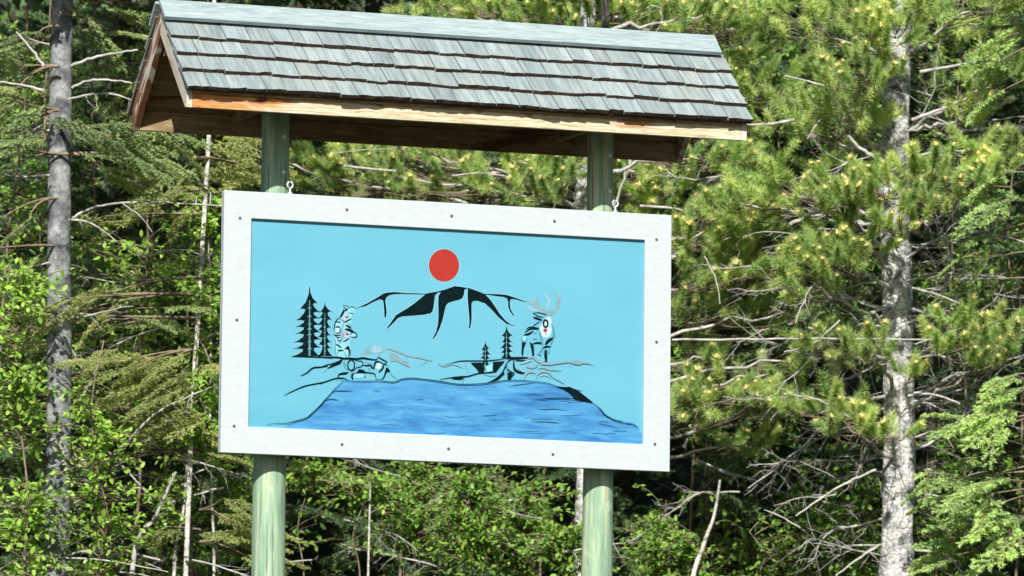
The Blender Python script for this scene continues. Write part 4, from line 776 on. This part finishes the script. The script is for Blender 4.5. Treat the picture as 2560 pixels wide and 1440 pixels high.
for i, (x, s, hh, nt) in enumerate(((760,47.2,1180,150),(900,46.9,1230,160),(1040,47.4,1170,170),(1180,46.8,1210,170),(1330,47.2,1180,170),(1410,46.9,1290,110),(1640,46.9,1250,130),(1760,46.6,1340,110),(1900,46.9,1330,130),(2020,47.1,1260,150),(2130,46.8,1350,120),(2340,46.9,1330,120),(620,47.0,1220,110),(1880,48.2,1130,130),(2330,48.4,1000,130))):
    where = ['just right of the left post', 'left of the thin pale stem under the board', 'in the middle below the board, left side', 'below the middle of the board', 'below the board, left of the right post', 'touching the right post on its left', 'right of the right post', 'at the foot of the crooked birch stem', 'between birch stem and grooved trunk, left one', 'between birch stem and grooved trunk, right one', 'against the grooved trunk on its left', 'against the grooved trunk on its right', 'against the left post on its left', 'in the shade above the birch stem', 'in the shade right of the grooved trunk'][i]
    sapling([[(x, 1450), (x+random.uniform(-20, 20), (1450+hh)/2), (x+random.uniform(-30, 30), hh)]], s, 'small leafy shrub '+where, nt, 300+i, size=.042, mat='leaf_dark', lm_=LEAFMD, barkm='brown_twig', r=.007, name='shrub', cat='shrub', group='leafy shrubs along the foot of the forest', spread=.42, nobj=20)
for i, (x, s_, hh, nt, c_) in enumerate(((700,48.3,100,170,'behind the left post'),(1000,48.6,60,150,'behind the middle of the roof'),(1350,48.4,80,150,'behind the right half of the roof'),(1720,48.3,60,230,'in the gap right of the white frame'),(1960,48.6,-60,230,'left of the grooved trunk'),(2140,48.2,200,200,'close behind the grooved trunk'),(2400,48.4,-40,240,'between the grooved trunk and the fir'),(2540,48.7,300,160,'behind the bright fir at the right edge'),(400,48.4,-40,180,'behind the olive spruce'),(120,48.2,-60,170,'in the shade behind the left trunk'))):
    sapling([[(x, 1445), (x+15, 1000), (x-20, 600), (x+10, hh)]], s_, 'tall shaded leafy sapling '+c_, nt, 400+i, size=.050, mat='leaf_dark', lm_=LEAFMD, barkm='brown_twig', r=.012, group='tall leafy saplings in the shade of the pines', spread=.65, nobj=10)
# dead branch tangles of the left side
rg = np.random.default_rng(5)
for py in (120, 250, 300, 345, 430, 560, 660, 780, 850, 1130, 1180, 1250, 1330, 1390):
    for sg in (-1, 1):
        if rg.random() < .4: continue
        d = R_*sg+U_*rg.uniform(-.35, .3)+D_*rg.uniform(-.6, .3)
        dead_branch(LS, at(148+sg*24, py+rg.uniform(-20, 20), 44.65), d, rg.uniform(.35, .8), rg.uniform(.005, .009), seed=int(rg.integers(1e6)), twigs=8, sag=.8)
for pts, r in (([(178,165),(230,145),(290,132),(345,125)], .011), ([(180,220),(220,202),(280,200),(330,208)], .010), ([(180,545),(230,520),(300,508),(380,505),(470,510),(560,515)], .0085), ([(108,165),(80,125),(40,80)], .011), ([(110,228),(70,215),(0,205)], .010), ([(200,1000),(235,940),(240,905)], .009), ([(300,505),(350,540),(380,580)], .005), ([(490,510),(492,490)], .005), ([(525,512),(527,480)], .006), ([(270,1130),(330,1190),(380,1250)], .008), ([(150,1395),(260,1400),(420,1430)], .007), ([(345,340),(300,350),(240,352)], .007)):
    line_branch(LS, [at(x, y, 44.3) for x, y in pts], r, r*.55, MAT['twig'])
def brush(name, label, spots, seed):
    rg = np.random.default_rng(seed); root = None
    for (x, y, s, L) in spots:
        if root is None:
            p = at(x, y, s); root = empty(name, (p[0], p[1], float(ground(p[0], p[1])))); tag(root, label, 'dead branches')
        dead_branch(root, at(x, y, s), R_*rg.choice((-1, 1))+U_*rg.uniform(-.4, .5)+D_*rg.uniform(-.4, .4), L, rg.uniform(.005, .010), seed=int(rg.integers(1e6)), twigs=12, sag=.5)
brush('fallen_brushwood', 'tangle of dry grey branches low left of the left sign post', [(300,1120,44.6,.8),(420,1150,44.8,.7),(360,1220,44.6,.8),(250,1370,44.4,1.),(400,1400,44.5,.9),(520,1170,45,.6),(480,1400,44.6,.7),(300,1430,44.3,.9),(430,700,45.2,.7),(350,640,45.,.6),(300,800,44.9,.6),(400,820,45.3,.7),(560,1220,45,.5)], 8)
brush('fallen_brushwood', 'tangle of thin dead branches in the gloom right of the grooved pine trunk', [(2330,780,47,.9),(2400,700,47.2,.8),(2370,620,47,.8),(2480,760,47.3,.9),(2320,1000,46.8,.7),(2400,330,47,.8),(2350,1100,46.9,.8),(2420,930,47.2,.7),(2480,300,47,.7),(2330,240,47,.6)], 9)
brush('fallen_brushwood', 'tangle of thin dead branches between the sign and the grooved pine trunk', [(2100,770,46.9,.9),(2020,820,47,.9),(1950,760,47.2,.8),(2100,950,46.9,.8),(1950,1150,47,.9),(2080,1200,46.8,.7),(1850,1230,47,.8),(2140,300,47,.7),(1980,260,47.2,.7),(1850,430,47,.7),(1750,600,47.3,.7),(1900,1000,47,.7),(1740,1150,47.2,.8)], 10)
brush('fallen_brushwood', 'dead branches lying in the shade under the board between the posts', [(780,1400,47,.7),(1000,1190,47.4,.8),(1150,1300,46.9,.6),(1300,1250,47,.7),(1100,1420,46.8,.7),(860,1300,47,.6),(1400,1380,46.8,.6)], 11)
# far wood: one mass of dark foliage closing the view up the slope
def far_wood():
    rg = np.random.default_rng(99); k = 52000; X = rg.uniform(-700, 3260, k); s = rg.uniform(51, 62, k); Y = rg.uniform(-500, 1700, k)
    P = CAM+D_*s[:, None]+R_*((X-1280)*s/FPX)[:, None]+U_*((720-Y)*s/FPX)[:, None]
    nz = np.sin(P[:, 0]*2.1+P[:, 2]*1.3)+np.sin(P[:, 0]*.9-P[:, 2]*2.4+s); keep = nz > -.9; P = P[keep]; k = len(P)
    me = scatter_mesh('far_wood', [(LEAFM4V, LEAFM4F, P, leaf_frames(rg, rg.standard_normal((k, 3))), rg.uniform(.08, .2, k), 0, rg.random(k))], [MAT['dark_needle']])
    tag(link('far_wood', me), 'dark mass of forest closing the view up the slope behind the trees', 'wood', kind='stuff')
far_wood()
